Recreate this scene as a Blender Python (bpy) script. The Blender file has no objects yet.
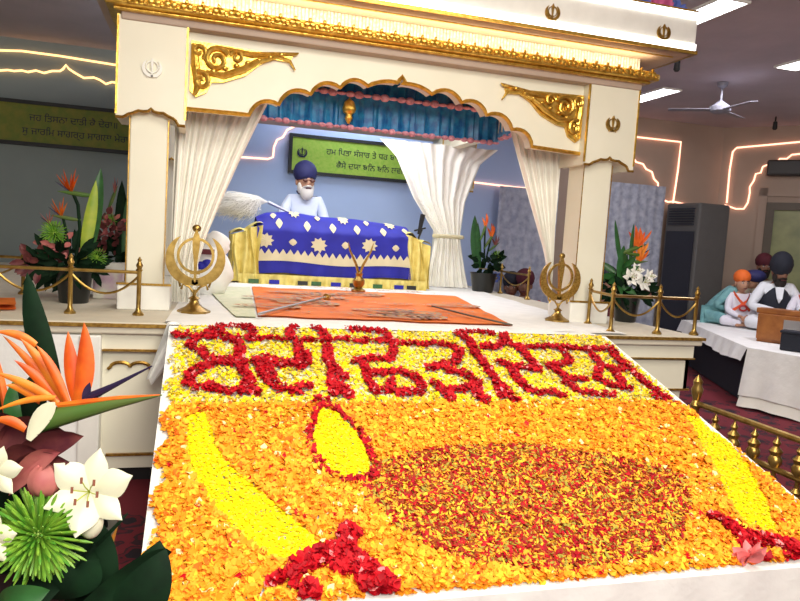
import bpy, bmesh, math, random
import numpy as np
from mathutils import Vector, Matrix
random.seed(4); rng = np.random.default_rng(7)
PI = math.pi
sc = bpy.context.scene
col = sc.collection

# ------------------------------------------------------------------ camera
VX = np.array([2400., 89.7]); VY = np.array([-200., -74.])
FP = float(np.sqrt(-(VX @ VY)))
nrm = lambda v: v / np.linalg.norm(v)
aX = nrm(np.array([VX[0], VX[1], FP])); aY = nrm(np.array([VY[0], VY[1], FP])); aY = nrm(aY - aX * (aX @ aY))
aZ = np.cross(aX, aY)
if aZ[1] > 0: aZ = -aZ
RC = np.stack([aX, aY, aZ], 1)
CP = np.array([0, 0, 1.6])
cam = bpy.data.cameras.new('camera'); cam.sensor_width = 36; cam.lens = FP * 36 / 800; cam.clip_start = .05
co = bpy.data.objects.new('camera', cam); col.objects.link(co); sc.camera = co
m = Matrix([[RC[0, i], -RC[1, i], -RC[2, i], CP[i]] for i in range(3)] + [[0, 0, 0, 1]])
co.matrix_world = m

def ray(u, v): return RC.T @ np.array([u - 400, v - 300.5, FP])
def at(u, v, ax, val):                       # point of the place seen at u,v on the plane axis=val
    ax = 'xyz'.index(ax); d = ray(u, v); return Vector(CP + (val - CP[ax]) / d[ax] * d)
def dep(u, v, d): r = ray(u, v); return Vector(CP + r / FP * d)

# ------------------------------------------------------------------ world, lights, exposure
sc.view_settings.view_transform = 'Standard'; sc.view_settings.look = 'None'
sc.view_settings.exposure = 0.35; sc.view_settings.gamma = 1
w = bpy.data.worlds.new('World'); sc.world = w; w.use_nodes = True
w.node_tree.nodes['Background'].inputs[0].default_value = (.85, .85, 1, 1)
w.node_tree.nodes['Background'].inputs[1].default_value = .36

def area(name, loc, sx, sy, power, colr=(1, 1, 1), tgt=None):
    l = bpy.data.lights.new(name, 'AREA'); l.shape = 'RECTANGLE'; l.size = sx; l.size_y = sy; l.energy = power; l.color = colr
    o = bpy.data.objects.new(name, l); col.objects.link(o); o.location = loc
    if tgt: o.rotation_euler = (Vector(tgt) - Vector(loc)).to_track_quat('-Z', 'Y').to_euler()
    return o
area('hall_light', (1.2, 2.0, 3.7), 2.4, 2.4, 120, (1, .965, .85))
area('hall_light_front', (0.6, -1.6, 3.2), 2.5, 1.5, 195, (1, .965, .84), (1.2, 5, 1.6))
area('canopy_light', (1.45, 7.7, 3.1), 2.4, .9, 42, (.95, .97, 1))
area('cornice_light', (1.4, 4.86, 3.06), 3.9, .05, 9, (1, .80, .5), (1.4, 5.1, 3.3))
area('inner_light', (1.45, 6.2, 2.9), 2.0, 1.0, 13, (1, .96, .95))
area('rear_light', (2.0, 9.2, 3.72), 6, .5, 95, (.75, .85, 1), (1.6, 9.6, 1))
area('side_light', (6.2, 6.2, 3.7), 1, 2.5, 60, (.95, .92, 1))

# ------------------------------------------------------------------ materials
def mat(name, c, rough=.6, metal=0, var=None, scale=8, bump=0, bscale=60, emit=0, trans=0, spec=None, sss=0):
    M = bpy.data.materials.new(name); M.use_nodes = True; N = M.node_tree.nodes; L = M.node_tree.links
    b = N['Principled BSDF']; c4 = (*c, 1); b.inputs['Base Color'].default_value = c4
    b.inputs['Roughness'].default_value = rough; b.inputs['Metallic'].default_value = metal
    if spec is not None: b.inputs['Specular IOR Level'].default_value = spec
    if trans: b.inputs['Transmission Weight'].default_value = trans
    if emit: b.inputs['Emission Color'].default_value = c4; b.inputs['Emission Strength'].default_value = emit
    tc = N.new('ShaderNodeTexCoord')
    n = N.new('ShaderNodeTexNoise'); n.inputs['Scale'].default_value = scale; n.inputs['Detail'].default_value = 4
    L.new(tc.outputs['Object'], n.inputs['Vector'])
    r = N.new('ShaderNodeValToRGB'); r.color_ramp.elements[0].position = .35; r.color_ramp.elements[1].position = .65
    v = var if var else tuple(x * .93 for x in c)
    r.color_ramp.elements[0].color = (*v, 1); r.color_ramp.elements[1].color = c4
    L.new(n.outputs['Fac'], r.inputs['Fac']); L.new(r.outputs['Color'], b.inputs['Base Color'])
    if bump:
        n2 = N.new('ShaderNodeTexNoise'); n2.inputs['Scale'].default_value = bscale; L.new(tc.outputs['Object'], n2.inputs['Vector'])
        bp = N.new('ShaderNodeBump'); bp.inputs['Strength'].default_value = bump; bp.inputs['Distance'].default_value = .01
        L.new(n2.outputs['Fac'], bp.inputs['Height']); L.new(bp.outputs['Normal'], b.inputs['Normal'])
    return M
M = {}
def dm(k, *a, **kw): M[k] = mat(k, *a, **kw)
dm('cream', (.80, .76, .62), .45, var=(.77, .73, .585), scale=3)
dm('white_paint', (.84, .82, .76), .4)
dm('gold', (.88, .58, .12), .28, .85, var=(.62, .36, .05), scale=25, bump=.25, bscale=90)
dm('gold_dark', (.55, .33, .07), .35, .8, var=(.3, .16, .03), scale=40)
dm('brass', (.46, .30, .085), .32, .9, var=(.28, .17, .04), scale=14)
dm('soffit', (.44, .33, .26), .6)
dm('glass_bead', (.86, .80, .70), .15, .2, var=(.5, .43, .36), scale=45, spec=.8)
dm('curtain', (.93, .91, .84), .8, var=(.90, .87, .79), bump=.2, bscale=120)
dm('sheet', (.86, .85, .82), .85, bump=.3, bscale=25)
dm('stage_cover', (.66, .60, .48), .7)
dm('pale_green', (.62, .66, .45), .8, var=(.75, .74, .55), scale=20)
dm('blue_satin', (.03, .28, .52), .28, var=(.012, .12, .34), scale=14)
dm('pink', (.75, .35, .40), .7, var=(.5, .2, .25), scale=40)
dm('royal', (.012, .014, .34), .7, var=(.009, .009, .27), scale=6)
dm('cream_cloth', (.68, .60, .38), .7)
dm('yellow_cloth', (.80, .68, .22), .6, var=(.66, .52, .12), scale=12)
dm('orange_cloth', (.85, .21, .02), .7, var=(.75, .15, .01), scale=6)
dm('paisley', (.30, .20, .24), .8, var=(.70, .42, .16), scale=30)
dm('ceiling', (.46, .40, .43), .9, var=(.41, .36, .39), scale=2, bump=.5, bscale=6)
dm('wall', (.42, .40, .42), .85, var=(.40, .38, .40), scale=1.5)
dm('wall_dim', (.26, .30, .29), .85, var=(.24, .275, .265), scale=1)  # rear wall left of the canopy: its dimmer light is put into the colour
dm('wall_side', (.44, .33, .26), .85, var=(.40, .30, .235), scale=1.5)
dm('wall_blue', (.43, .53, .76), .85, var=(.40, .50, .73), scale=1)
dm('led', (1, .50, .34), .5, emit=1.9)
dm('led_white', (1, .96, .9), .5, emit=4)
dm('led_warm', (1, .58, .24), .5, emit=1.7)
dm('lamp_panel', (.96, .97, 1), .5, emit=7)
dm('sign_green', (.27, .46, .04), .6, var=(.36, .50, .06), scale=30)
dm('sign_olive', (.13, .17, .015), .6, var=(.20, .19, .02), scale=12)
dm('ink', (.008, .012, .03), .6)
dm('dark_frame', (.012, .012, .012), .5)
dm('ac_grey', (.10, .095, .09), .5)
dm('ac_dark', (.018, .018, .028), .4)
dm('lace', (.52, .54, .62), .9, var=(.33, .35, .45), scale=11, bump=.4, bscale=20)
dm('window_glow', (.30, .31, .14), .3, var=(.2, .22, .1), scale=4)
dm('wood_frame', (.10, .075, .05), .5)
dm('valance_dark', (.035, .03, .028), .5)
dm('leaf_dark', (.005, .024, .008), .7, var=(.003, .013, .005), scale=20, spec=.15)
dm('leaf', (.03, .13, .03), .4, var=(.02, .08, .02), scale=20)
dm('leaf_yellow', (.45, .50, .05), .4, var=(.25, .38, .04), scale=10)
dm('bop_orange', (.78, .16, .01), .5, var=(.62, .07, .006), scale=20)
dm('bop_gold', (.80, .27, .02), .5, var=(.70, .12, .01), scale=20)
dm('bop_blue', (.02, .012, .05), .5)
dm('spathe', (.05, .15, .02), .5, var=(.10, .14, .03), scale=7)
dm('protea', (.085, .012, .02), .6, var=(.17, .04, .035), scale=22)
dm('protea_pink', (.38, .08, .09), .6, var=(.5, .17, .14), scale=22)
dm('lily', (.72, .70, .54), .5, var=(.66, .65, .46), scale=10)
dm('lily_white', (.88, .86, .80), .5)
dm('anther', (.20, .05, .02), .6)
dm('mum', (.26, .46, .04), .5, var=(.07, .27, .02), scale=40)
dm('mum_core', (.35, .52, .04), .5)
dm('pot_black', (.012, .013, .012), .3)
dm('card', (.72, .70, .60), .6, var=(.55, .35, .5), scale=9)
dm('skin', (.50, .27, .17), .6, var=(.45, .23, .14), scale=10)
dm('skin_dark', (.26, .12, .07), .6)
dm('navy', (.02, .022, .11), .7)
dm('black_cloth', (.010, .012, .022), .8)
dm('maroon', (.10, .012, .022), .8)
dm('turban_orange', (.85, .16, .02), .7)
dm('sash', (.80, .10, .02), .6)
dm('shirt_white', (.80, .82, .86), .8)
dm('shirt_pale', (.66, .72, .88), .8)
dm('kurta', (.78, .76, .84), .8)
dm('turquoise', (.14, .33, .36), .8, var=(.2, .42, .42), scale=14)
dm('beige', (.42, .36, .26), .8)
dm('beard_white', (.72, .68, .62), .9)
dm('beard_dark', (.02, .013, .010), .9)
dm('glasses', (.10, .03, .02), .2)
dm('harmonium', (.36, .13, .03), .35, var=(.26, .085, .02), scale=12)
dm('steel', (.6, .6, .62), .3, .9)
dm('fan', (.22, .22, .26), .5)
dm('white_hair', (.86, .84, .78), .9)
dm('red_cloth', (.45, .03, .03), .7)
dm('flower_blue', (.12, .18, .55), .6); dm('flower_pink', (.75, .15, .35), .6)
dm('p_orange', (.93, .30, .012), .7, spec=.2); dm('p_orange2', (.95, .40, .025), .7, spec=.2); dm('p_deep', (.80, .15, .008), .7, spec=.2)
dm('p_gold', (.92, .55, .03), .7, spec=.2); dm('p_yellow', (.96, .76, .0), .7, spec=.2); dm('p_yellow2', (.90, .64, .04), .7, spec=.2)
dm('p_pale', (.86, .76, .38), .7, spec=.2); dm('p_red', (.52, .002, .010), .6, spec=.2); dm('p_red2', (.34, .001, .008), .6, spec=.2)
dm('p_pink', (.85, .25, .25), .7, spec=.2); dm('p_brown', (.30, .05, .008), .7, spec=.2); dm('p_olive', (.36, .30, .04), .7, spec=.2)

def carpet():
    Mt = bpy.data.materials.new('carpet'); Mt.use_nodes = True; N = Mt.node_tree.nodes; L = Mt.node_tree.links; b = N['Principled BSDF']
    tc = N.new('ShaderNodeTexCoord'); v = N.new('ShaderNodeTexVoronoi'); v.inputs['Scale'].default_value = 5; v.feature = 'F1'
    n = N.new('ShaderNodeTexNoise'); n.inputs['Scale'].default_value = 9
    L.new(tc.outputs['Object'], v.inputs['Vector']); L.new(tc.outputs['Object'], n.inputs['Vector'])
    ma = N.new('ShaderNodeMath'); ma.operation = 'MULTIPLY_ADD'; ma.inputs[1].default_value = .8; L.new(n.outputs['Fac'], ma.inputs[0]); L.new(v.outputs['Distance'], ma.inputs[2])
    r = N.new('ShaderNodeValToRGB'); r.color_ramp.interpolation = 'CONSTANT'
    e = r.color_ramp.elements; e[0].color = (.012, .005, .012, 1); e[1].position = .66; e[1].color = (.11, .004, .014, 1)
    x = e.new(.8); x.color = (.035, .006, .014, 1); x = e.new(.88); x.color = (.15, .008, .018, 1)
    L.new(ma.outputs[0], r.inputs[0]); L.new(r.outputs[0], b.inputs['Base Color']); b.inputs['Roughness'].default_value = 1
    return Mt
M['carpet'] = carpet()

# ------------------------------------------------------------------ mesh helpers
class MB:
    def __init__(s): s.v = []; s.f = []; s.m = []
    def add(s, vs, fs, mi=0):
        o = len(s.v); s.v += [tuple(x) for x in vs]; s.f += [tuple(i + o for i in f) for f in fs]; s.m += [mi] * len(fs); return s
    def box(s, x0, x1, y0, y1, z0, z1, mi=0):
        v = [(x, y, z) for x in (x0, x1) for y in (y0, y1) for z in (z0, z1)]
        return s.add(v, [(0, 1, 3, 2), (4, 6, 7, 5), (0, 4, 5, 1), (2, 3, 7, 6), (0, 2, 6, 4), (1, 5, 7, 3)], mi)
    def obox(s, c, ax, ay, az, mi=0):        # centre, three half axes
        c = Vector(c); ax, ay, az = Vector(ax), Vector(ay), Vector(az)
        v = [c + i * ax + j * ay + k * az for i in (-1, 1) for j in (-1, 1) for k in (-1, 1)]
        return s.add(v, [(0, 1, 3, 2), (4, 6, 7, 5), (0, 4, 5, 1), (2, 3, 7, 6), (0, 2, 6, 4), (1, 5, 7, 3)], mi)
    def tube(s, pts, r, n=8, mi=0, cap=True):
        pts = [Vector(p) for p in pts]; k = len(pts); rs = r if isinstance(r, (list, tuple)) else [r] * k
        up = Vector((0, 0, 1)); vs = []; u = None
        for i, p in enumerate(pts):
            t = (pts[min(i + 1, k - 1)] - pts[max(i - 1, 0)]).normalized()
            if u is None: u = t.cross(up); u = u if u.length > .05 else t.cross(Vector((1, 0, 0)))
            u = (u - t * u.dot(t)).normalized(); w_ = t.cross(u)
            for j in range(n): a = 2 * PI * j / n; vs.append(p + rs[i] * (math.cos(a) * u + math.sin(a) * w_))
        fs = [(i * n + j, i * n + (j + 1) % n, (i + 1) * n + (j + 1) % n, (i + 1) * n + j) for i in range(k - 1) for j in range(n)]
        if cap: fs += [tuple(range(n))[::-1], tuple((k - 1) * n + j for j in range(n))]
        return s.add(vs, fs, mi)
    def lathe(s, prof, c=(0, 0, 0), n=16, mi=0):
        c = Vector(c); vs = [c + Vector((r * math.cos(2 * PI * j / n), r * math.sin(2 * PI * j / n), z)) for r, z in prof for j in range(n)]
        k = len(prof); fs = [(i * n + j, i * n + (j + 1) % n, (i + 1) * n + (j + 1) % n, (i + 1) * n + j) for i in range(k - 1) for j in range(n)]
        fs += [tuple(range(n))[::-1], tuple((k - 1) * n + j for j in range(n))]
        return s.add(vs, fs, mi)
    def grid(s, fn, nu, nv, mi=0, wrap=False):
        vs = [fn(i / nu, j / nv) for i in range(nu + 1) for j in range(nv + 1)]
        fs = [(i * (nv + 1) + j, (i + 1) * (nv + 1) + j, (i + 1) * (nv + 1) + j + 1, i * (nv + 1) + j + 1) for i in range(nu) for j in range(nv)]
        return s.add(vs, fs, mi)
    def ell(s, c, r, nu=12, nv=8, mi=0, fn=None):
        c = Vector(c)
        def g(a, b):
            th = 2 * PI * a; ph = PI * b; p = Vector((math.cos(th) * math.sin(ph), math.sin(th) * math.sin(ph), -math.cos(ph)))
            k = fn(p) if fn else 1
            return c + Vector((p.x * r[0], p.y * r[1], p.z * r[2])) * k
        return s.grid(g, nu, nv, mi)
    def prism(s, pts, d, mi=0):              # planar outline pts (Vectors) extruded by vector d
        pts = [Vector(p) for p in pts]; d = Vector(d); n = len(pts)
        return s.add(pts + [p + d for p in pts], [tuple(range(n)), tuple(range(2 * n - 1, n - 1, -1))] + [(i, i + n, (i + 1) % n + n, (i + 1) % n) for i in range(n)], mi)
    def blade(s, base, tip, wid, bend=(0, 0, 0), side=None, n=8, cup=.15, mi=0, prof=None):   # a leaf or petal: folded strip
        base, tip, bend = Vector(base), Vector(tip), Vector(bend); ax = tip - base
        if side is None: side = ax.cross(Vector((0.1, 1, .05)))
        side = Vector(side).normalized(); nn = ax.cross(side).normalized(); vs = []
        for i in range(n + 1):
            t = i / n; p = base + ax * t + bend * (4 * t * (1 - t))
            w_ = wid * (prof(t) if prof else (math.sin(PI * min(1, t * .93 + .07)) ** .75))
            for q in (-1, -.5, 0, .5, 1): vs.append(p + side * w_ * q * .5 + nn * cup * w_ * q * q)
        fs = [(i * 5 + j, i * 5 + j + 1, i * 5 + 6 + j, i * 5 + 5 + j) for i in range(n) for j in range(4)]
        return s.add(vs, fs, mi)
    def build(s, name, mats, parent=None, smooth=True, bevel=0, weld=False):
        me = bpy.data.meshes.new(name); me.from_pydata([tuple(v) for v in s.v], [], s.f)
        for k in (mats if isinstance(mats, (list, tuple)) else [mats]): me.materials.append(M[k])
        me.polygons.foreach_set('material_index', s.m)
        bm = bmesh.new(); bm.from_mesh(me)
        if weld: bmesh.ops.remove_doubles(bm, verts=bm.verts, dist=1e-5)
        bmesh.ops.recalc_face_normals(bm, faces=bm.faces); bm.to_mesh(me); bm.free()
        o = bpy.data.objects.new(name, me); col.objects.link(o)
        if parent: o.parent = parent
        if bevel: b = o.modifiers.new('bevel', 'BEVEL'); b.width = bevel; b.segments = 2; b.limit_method = 'ANGLE'; b.angle_limit = 1
        if smooth:
            me.shade_smooth()
            if len(s.f) < 60000:
                try: me.set_sharp_from_angle(angle=math.radians(40))
                except Exception: pass
        return o
def tag(o, label, cat, group=None, kind=None):
    o['label'] = label; o['category'] = cat
    if group: o['group'] = group
    if kind: o['kind'] = kind
    return o
def struct(o, label=None):
    o['kind'] = 'structure'
    if label: o['label'] = label
    return o
def thing(name, loc, label, cat, group=None, rz=0, s=1):
    o = bpy.data.objects.new(name, None); col.objects.link(o); o.location = loc; o.rotation_euler = (0, 0, rz); o.scale = (s, s, s); o.empty_display_size = .1
    return tag(o, label, cat, group)
def kids(o): return [c for c in bpy.data.objects if c.parent == o]
def copy_tree(o, parent=None):
    ch = kids(o); c = o.copy(); col.objects.link(c); c.parent = parent
    for k in ch: copy_tree(k, c)
    return c
def skin(name, V, E, Rd, mk, parent, sub=2):
    me = bpy.data.meshes.new(name); me.from_pydata([tuple(v) for v in V], E, [])
    o = bpy.data.objects.new(name, me); col.objects.link(o)
    md = o.modifiers.new('s', 'SKIN'); md.use_smooth_shade = True
    for i, r in enumerate(Rd): me.skin_vertices[0].data[i].radius = (r, r) if not isinstance(r, tuple) else r; me.skin_vertices[0].data[i].use_root = (i == 0)
    su = o.modifiers.new('u', 'SUBSURF'); su.levels = sub; su.render_levels = sub
    dg = bpy.context.evaluated_depsgraph_get(); ne = bpy.data.meshes.new_from_object(o.evaluated_get(dg))
    o.modifiers.clear(); o.data = ne; ne.materials.clear(); ne.materials.append(M[mk]); ne.name = name
    if parent: o.parent = parent
    return o
def join_into(o, mb, mats):                  # add mb's mesh to o's mesh: one continuous object
    bm = bmesh.new(); bm.from_mesh(o.data); off = len(o.data.materials)
    for k in mats: o.data.materials.append(M[k])
    vs = [bm.verts.new(v) for v in mb.v]
    for f, mi in zip(mb.f, mb.m):
        if len(set(f)) < 3: continue
        try: g = bm.faces.new([vs[i] for i in f]); g.material_index = mi + off; g.smooth = True
        except ValueError: pass
    bm.to_mesh(o.data); bm.free()

# ================================================================== ROOM
CE = 3.8
W = [(-4.5, 10), (8.4, 10), (10.9, 7.1), (10.9, -3)]
struct(MB().box(-4.5, 10.9, -3, 10.1, -.1, 0).build('floor', 'carpet', smooth=False), 'dark red patterned carpet')
struct(MB().box(-4.6, 11, -3, 10.2, CE, CE + .1).build('ceiling', 'ceiling', smooth=False), 'mauve grey ceiling')
struct(MB().box(-4.5, -.4, 10, 10.1, 0, CE).build('wall_back', 'wall_dim', smooth=False), 'rear wall left of the canopy, dimmer light put into its grey green')
struct(MB().box(-.4, 5.4, 10, 10.1, 0, CE).build('wall_back', 'wall_blue', smooth=False), 'pale blue rear wall')
struct(MB().box(5.4, 8.4, 10, 10.1, 0, CE).build('wall_rear', 'wall_side', smooth=False), 'brownish rear wall right of the canopy')
dv = Vector((2.5, -2.9, 0)).normalized(); dn = Vector((-dv.y, dv.x, 0)); dn = dn if dn.y > 0 else -dn
q = Vector((8.4, 10, 0)); L_ = 3.83
struct(MB().prism([q, q + dv * L_, q + dv * L_ + dn * .1, q + dn * .1], (0, 0, CE)).build('wall_right', 'wall_side', smooth=False), 'brown angled side wall')
struct(MB().box(-4.6, -4.5, -3, 10.1, 0, CE).build('wall_left', 'wall', smooth=False))
struct(MB().box(10.9, 11, -3, 7.2, 0, CE).build('wall_side', 'wall_side', smooth=False))
def diag(u, v):                              # on the angled wall
    d = ray(u, v); n = np.array([dn.x, dn.y, 0.]); t = ((np.array([8.4, 10, 0]) - CP) @ n) / (d @ n); return Vector(CP + t * d)

# light ropes on the walls
def rope(pts, name, label, mk='led', r=.014, onwall=True, closed=False):
    mb = MB(); mb.tube(pts, r, 6); return tag(mb.build(name, mk), label, 'rope light', None)
def back(u, v, y=9.97): return at(u, v, 'y', y)
def wavy(ps, n=6):
    out = []
    for a, b in zip(ps[:-1], ps[1:]):
        for i in range(n): out.append(a.lerp(b, i / n))
    return out + [ps[-1]]
rope([back(-10, 50), back(22, 51), back(60, 56), back(122, 66)], 'rope_light', 'straight glowing rope light high on the left wall above the scalloped one', 'led_warm')
rope([back(u, v) for u, v in [(-10, 71), (8, 70), (14, 71), (22, 70.5), (28, 72), (36, 70.5), (44, 73), (52, 71), (60, 71), (63, 69), (66, 65), (69, 69), (75, 73), (84, 78), (94, 77.5), (100, 80), (106, 84), (112, 82), (122, 84)]],
     'rope_light', 'scalloped glowing rope light with a small peak left of the canopy', 'led_warm')
rope([back(u, v) for u, v in [(225, 156), (247, 157.5), (268, 159), (273, 157), (274, 147), (277, 140), (283, 137), (287, 130), (295, 126), (303, 123.5), (335, 127)]], 'rope_light', 'pink stepped rope light left of the green sign inside the canopy')
rope([back(u, v) for u, v in [(462, 181), (480, 183), (500, 185.5), (522, 188), (545, 189)]], 'rope_light', 'short pink rope light between the two right curtains')
rope([back(u, v) for u, v in [(600, 134), (632, 136.5), (681, 142), (678, 170), (673, 203)]], 'rope_light', 'angular rope light outline behind the right canopy column')
rope([back(u, v) for u, v in [(612, 150), (628, 154), (633, 157), (636, 162), (643, 164), (646, 169), (652, 172), (654, 179), (658, 183), (658, 192), (661, 199), (668, 202), (673, 201.5), (688, 205)]], 'rope_light', 'curvy scalloped rope light over the grey lace curtain')
off = -dn * .03
rope([diag(u, v) + off for u, v in [(727, 203), (730, 170), (733, 152), (737, 148), (770, 145), (812, 141)]], 'rope_light', 'angular rope light on the wall right of the air conditioner')
rope([diag(u, v) + off for u, v in [(725, 205), (736, 209), (744, 209), (748, 203), (750, 193), (750, 187), (754, 181), (756, 174), (761, 173), (763, 167), (770, 164), (776, 164), (780, 159), (787, 159), (792, 155), (812, 153)]], 'rope_light', 'curvy rope light around the dark box over the window')

# signs
def textobj(name, s, p0, right, up, size, mk, parent, align='LEFT', ext=0):
    c = bpy.data.curves.new(name, 'FONT'); c.body = s; c.size = size; c.extrude = ext; c.align_x = align; c.resolution_u = 2
    o = bpy.data.objects.new(name, c); col.objects.link(o)
    dg = bpy.context.evaluated_depsgraph_get(); me = bpy.data.meshes.new_from_object(o.evaluated_get(dg)); bpy.data.objects.remove(o)
    me.name = name; me.materials.clear(); me.materials.append(M[mk]); right = Vector(right).normalized(); up = Vector(up).normalized(); nz = right.cross(up)
    me.transform(Matrix([[right[i], up[i], nz[i], p0[i]] for i in range(3)] + [[0, 0, 0, 1]]))
    o = bpy.data.objects.new(name, me); col.objects.link(o); o.parent = parent; return o

def khanda(mb, c, S, th=.01, X=Vector((1, 0, 0)), Z=Vector((0, 0, 1)), mi=0):     # emblem of height about S in the X,Z plane
    c = Vector(c); Yv = Z.cross(X); P = lambda x, z: c + X * (x * S) + Z * (z * S)
    half = Yv * th / 2
    # ring
    n = 36; R0, R1 = .265, .225
    vs = []
    for i in range(n):
        a = 2 * PI * i / n
        for R in (R0, R1):
            for sg in (-1, 1): vs.append(P(R * math.cos(a), .06 + R * math.sin(a)) + half * sg)
    fs = []
    for i in range(n):
        a = i * 4; b = ((i + 1) % n) * 4
        fs += [(a, b, b + 1, a + 1), (a + 2, a + 3, b + 3, b + 2), (a, a + 2, b + 2, b), (a + 1, b + 1, b + 3, a + 3)]
    mb.add(vs, fs, mi)
    sw = [(-.02, -.30), (.02, -.30), (.022, -.1), (.03, .0), (.05, .18), (.055, .30), (.035, .37), (0, .45), (-.035, .37), (-.055, .30), (-.05, .18), (-.03, 0), (-.022, -.1)]
    mb.prism([P(x, z) - half * 1.6 for x, z in sw], half * 3.2, mi)
    mb.ell(P(0, -.31), (.035 * S, .03 * S, .035 * S), 8, 6, mi)
    mb.obox(P(0, -.2), X * .07 * S, half * 1.3, Z * .012 * S, mi)
    for sg in (-1, 1):
        o1 = []; o2 = []; K = 18
        for i in range(K + 1):
            t = i / K; a = math.radians(-97 + 150 * t)       # from below centre up round the side
            Rm = .36; wd = .145 * math.sin(PI * min(1, .18 + .82 * t)) ** .8 * (1 if t > .05 else .6)
            cx, cz = Rm * math.cos(a), .04 + Rm * math.sin(a) * 1.02
            nx, nz_ = math.cos(a), math.sin(a)
            o1.append(P(sg * (cx + nx * wd * .5), cz + nz_ * wd * .5)); o2.append(P(sg * (cx - nx * wd * .5), cz - nz_ * wd * .5))
        vs = []
        for a_, b_ in zip(o1, o2): vs += [a_ - half, a_ + half, b_ + half, b_ - half]
        fs = [(i * 4 + j, i * 4 + (j + 1) % 4, i * 4 + 4 + (j + 1) % 4, i * 4 + 4 + j) for i in range(K) for j in range(4)] + [(0, 1, 2, 3), (K * 4, K * 4 + 1, K * 4 + 2, K * 4 + 3)]
        mb.add(vs, fs, mi)
        mb.tube([P(sg * -.17, -.275), P(sg * -.22, -.33), P(sg * -.2, -.40)], .018 * S, 6, mi)
    return mb

def sign(x0, x1, z0, z1, mk, label, lines, size, txz, khx=None):
    y = 9.95
    t = thing('wall_sign', ((x0 + x1) / 2, y, z0), label, 'sign'); t.location = (0, 0, 0)
    MB().box(x0, x1, y, y + .04, z0, z1).build('board', mk, t, smooth=False)
    f = MB(); b = .045
    for a in ((x0 - b, x1 + b, z0 - b, z0), (x0 - b, x1 + b, z1, z1 + b), (x0 - b, x0, z0, z1), (x1, x1 + b, z0, z1)): f.box(a[0], a[1], y - .02, y + .045, a[2], a[3])
    f.build('frame', 'dark_frame', t, smooth=False)
    for (s, x, z) in lines: textobj('lettering', s, (x, y - .004, z), (1, 0, 0), (0, 0, 1), size, 'ink', t)
    if khx: khanda(MB(), (khx[0], y - .006, khx[1]), khx[2], .006).build('emblem', 'ink', t)
    return t
sign(1.2, 3.45, 2.47, 2.93, 'sign_green', 'green sign with two lines of dark writing on the wall behind the turbaned man',
     [('ਹਮ ਿਪਤਾ ਸੰਸਾਰ ਤੇ ਧਰ ਬਾਿਪਨ ੨ ਹੋਣਾ ਦੂਖ', 1.68, 2.73), ('ਕੈਸੇ ਦਯਾ ਬਿਨ ਬਿਨ ਲਵੀ ਲੀਏ ਰਾਸਨ ਦੇਵੇ', 1.83, 2.55)], .118, None, (1.34, 2.72, .17))
sign(-2.9, -.55, 2.53, 3.0, 'sign_olive', 'long olive green sign with dark writing on the wall left of the canopy',
     [('ਜਹ ਿਤਸਨਾ ਦਾਤੀ ਕੈ ਦੇਰਾ॥', -2.12, 2.80), ('ਸੁ ਜਾਰਿਮ ਸਾਗਰ੍ਹ ਸਾਗਲਾ ਮੇਰਾ॥', -2.2, 2.63)], .118, None)

# windows and lace curtains
def laced(x0, x1, z0, z1, label):
    def g(a, b):
        x = x0 + (x1 - x0) * a; return Vector((x, 9.9 - .008 * math.sin(a * 47) - .01, z0 + (z1 - z0) * b))
    t = tag(MB().grid(g, 90, 6).build('lace_curtain', 'lace'), label, 'curtain'); return t
laced(6.05, 7.28, .02, 2.72, 'grey lace curtain behind the right canopy column')
laced(4.35, 5.35, .02, 2.5, 'narrow grey lace curtain seen between the white canopy curtains')
wa = diag(776, 212); we = diag(830, 212); z1 = 2.45
def dbox(mb, s0, s1, za, zb, d0, d1, mi=0):
    p = q + dv * s0; r = q + dv * s1
    return mb.prism([p - dn * d0 + Vector((0, 0, za)), r - dn * d0 + Vector((0, 0, za)), r - dn * d1 + Vector((0, 0, za)), p - dn * d1 + Vector((0, 0, za))], (0, 0, zb - za), mi)
sd = lambda u, v: (diag(u, v) - q).dot(dv)
s0 = sd(766, 215)
wt = struct(dbox(MB(), s0 + .12, s0 + 1.6, 1.1, z1, .0, .02).build('window_1', 'window_glow', smooth=False), 'dim yellowish window')
fr = MB(); dbox(fr, s0, s0 + .12, 1.0, z1 + .1, 0, .07); dbox(fr, s0 + 1.6, s0 + 1.7, 1.0, z1 + .1, 0, .07); dbox(fr, s0, s0 + 1.7, z1, z1 + .12, 0, .075); dbox(fr, s0, s0 + 1.7, 1.0, 1.1, 0, .08)
fr.build('window_frame', 'wood_frame', wt, smooth=False)
fo = MB(); dbox(fo, s0 - .12, s0, .9, z1 + .35, 0, .04); dbox(fo, s0 - .12, s0 + 1.9, z1 + .22, z1 + .35, 0, .04); fo.build('window_surround', 'wall_side', wt, smooth=False)
s1 = sd(768, 168)
tag(dbox(MB(), s1, s1 + 1.2, 2.99, 3.24, .01, .2).build('wall_box', 'valance_dark', smooth=False, bevel=.03), 'long dark rounded box mounted on the wall above the window', 'box')

# air conditioner
ac = thing('air_conditioner', (7.56, 9.42, 0), 'tall dark grey floor-standing air conditioner by the far wall', 'air conditioner', rz=math.radians(4))
MB().box(-.3, .3, -.36, .36, 0, 2.44).build('body', 'ac_grey', ac, smooth=False, bevel=.03)
g = MB().box(-.315, -.298, -.3, .3, .35, 2.0)
g.build('front_panel', 'ac_dark', ac, smooth=False)
g = MB()
for i in range(7): g.box(-.325, -.298, -.27, .27, 2.1 + i * .04, 2.12 + i * .04)
g.build('grille', 'ac_dark', ac, smooth=False)

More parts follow.
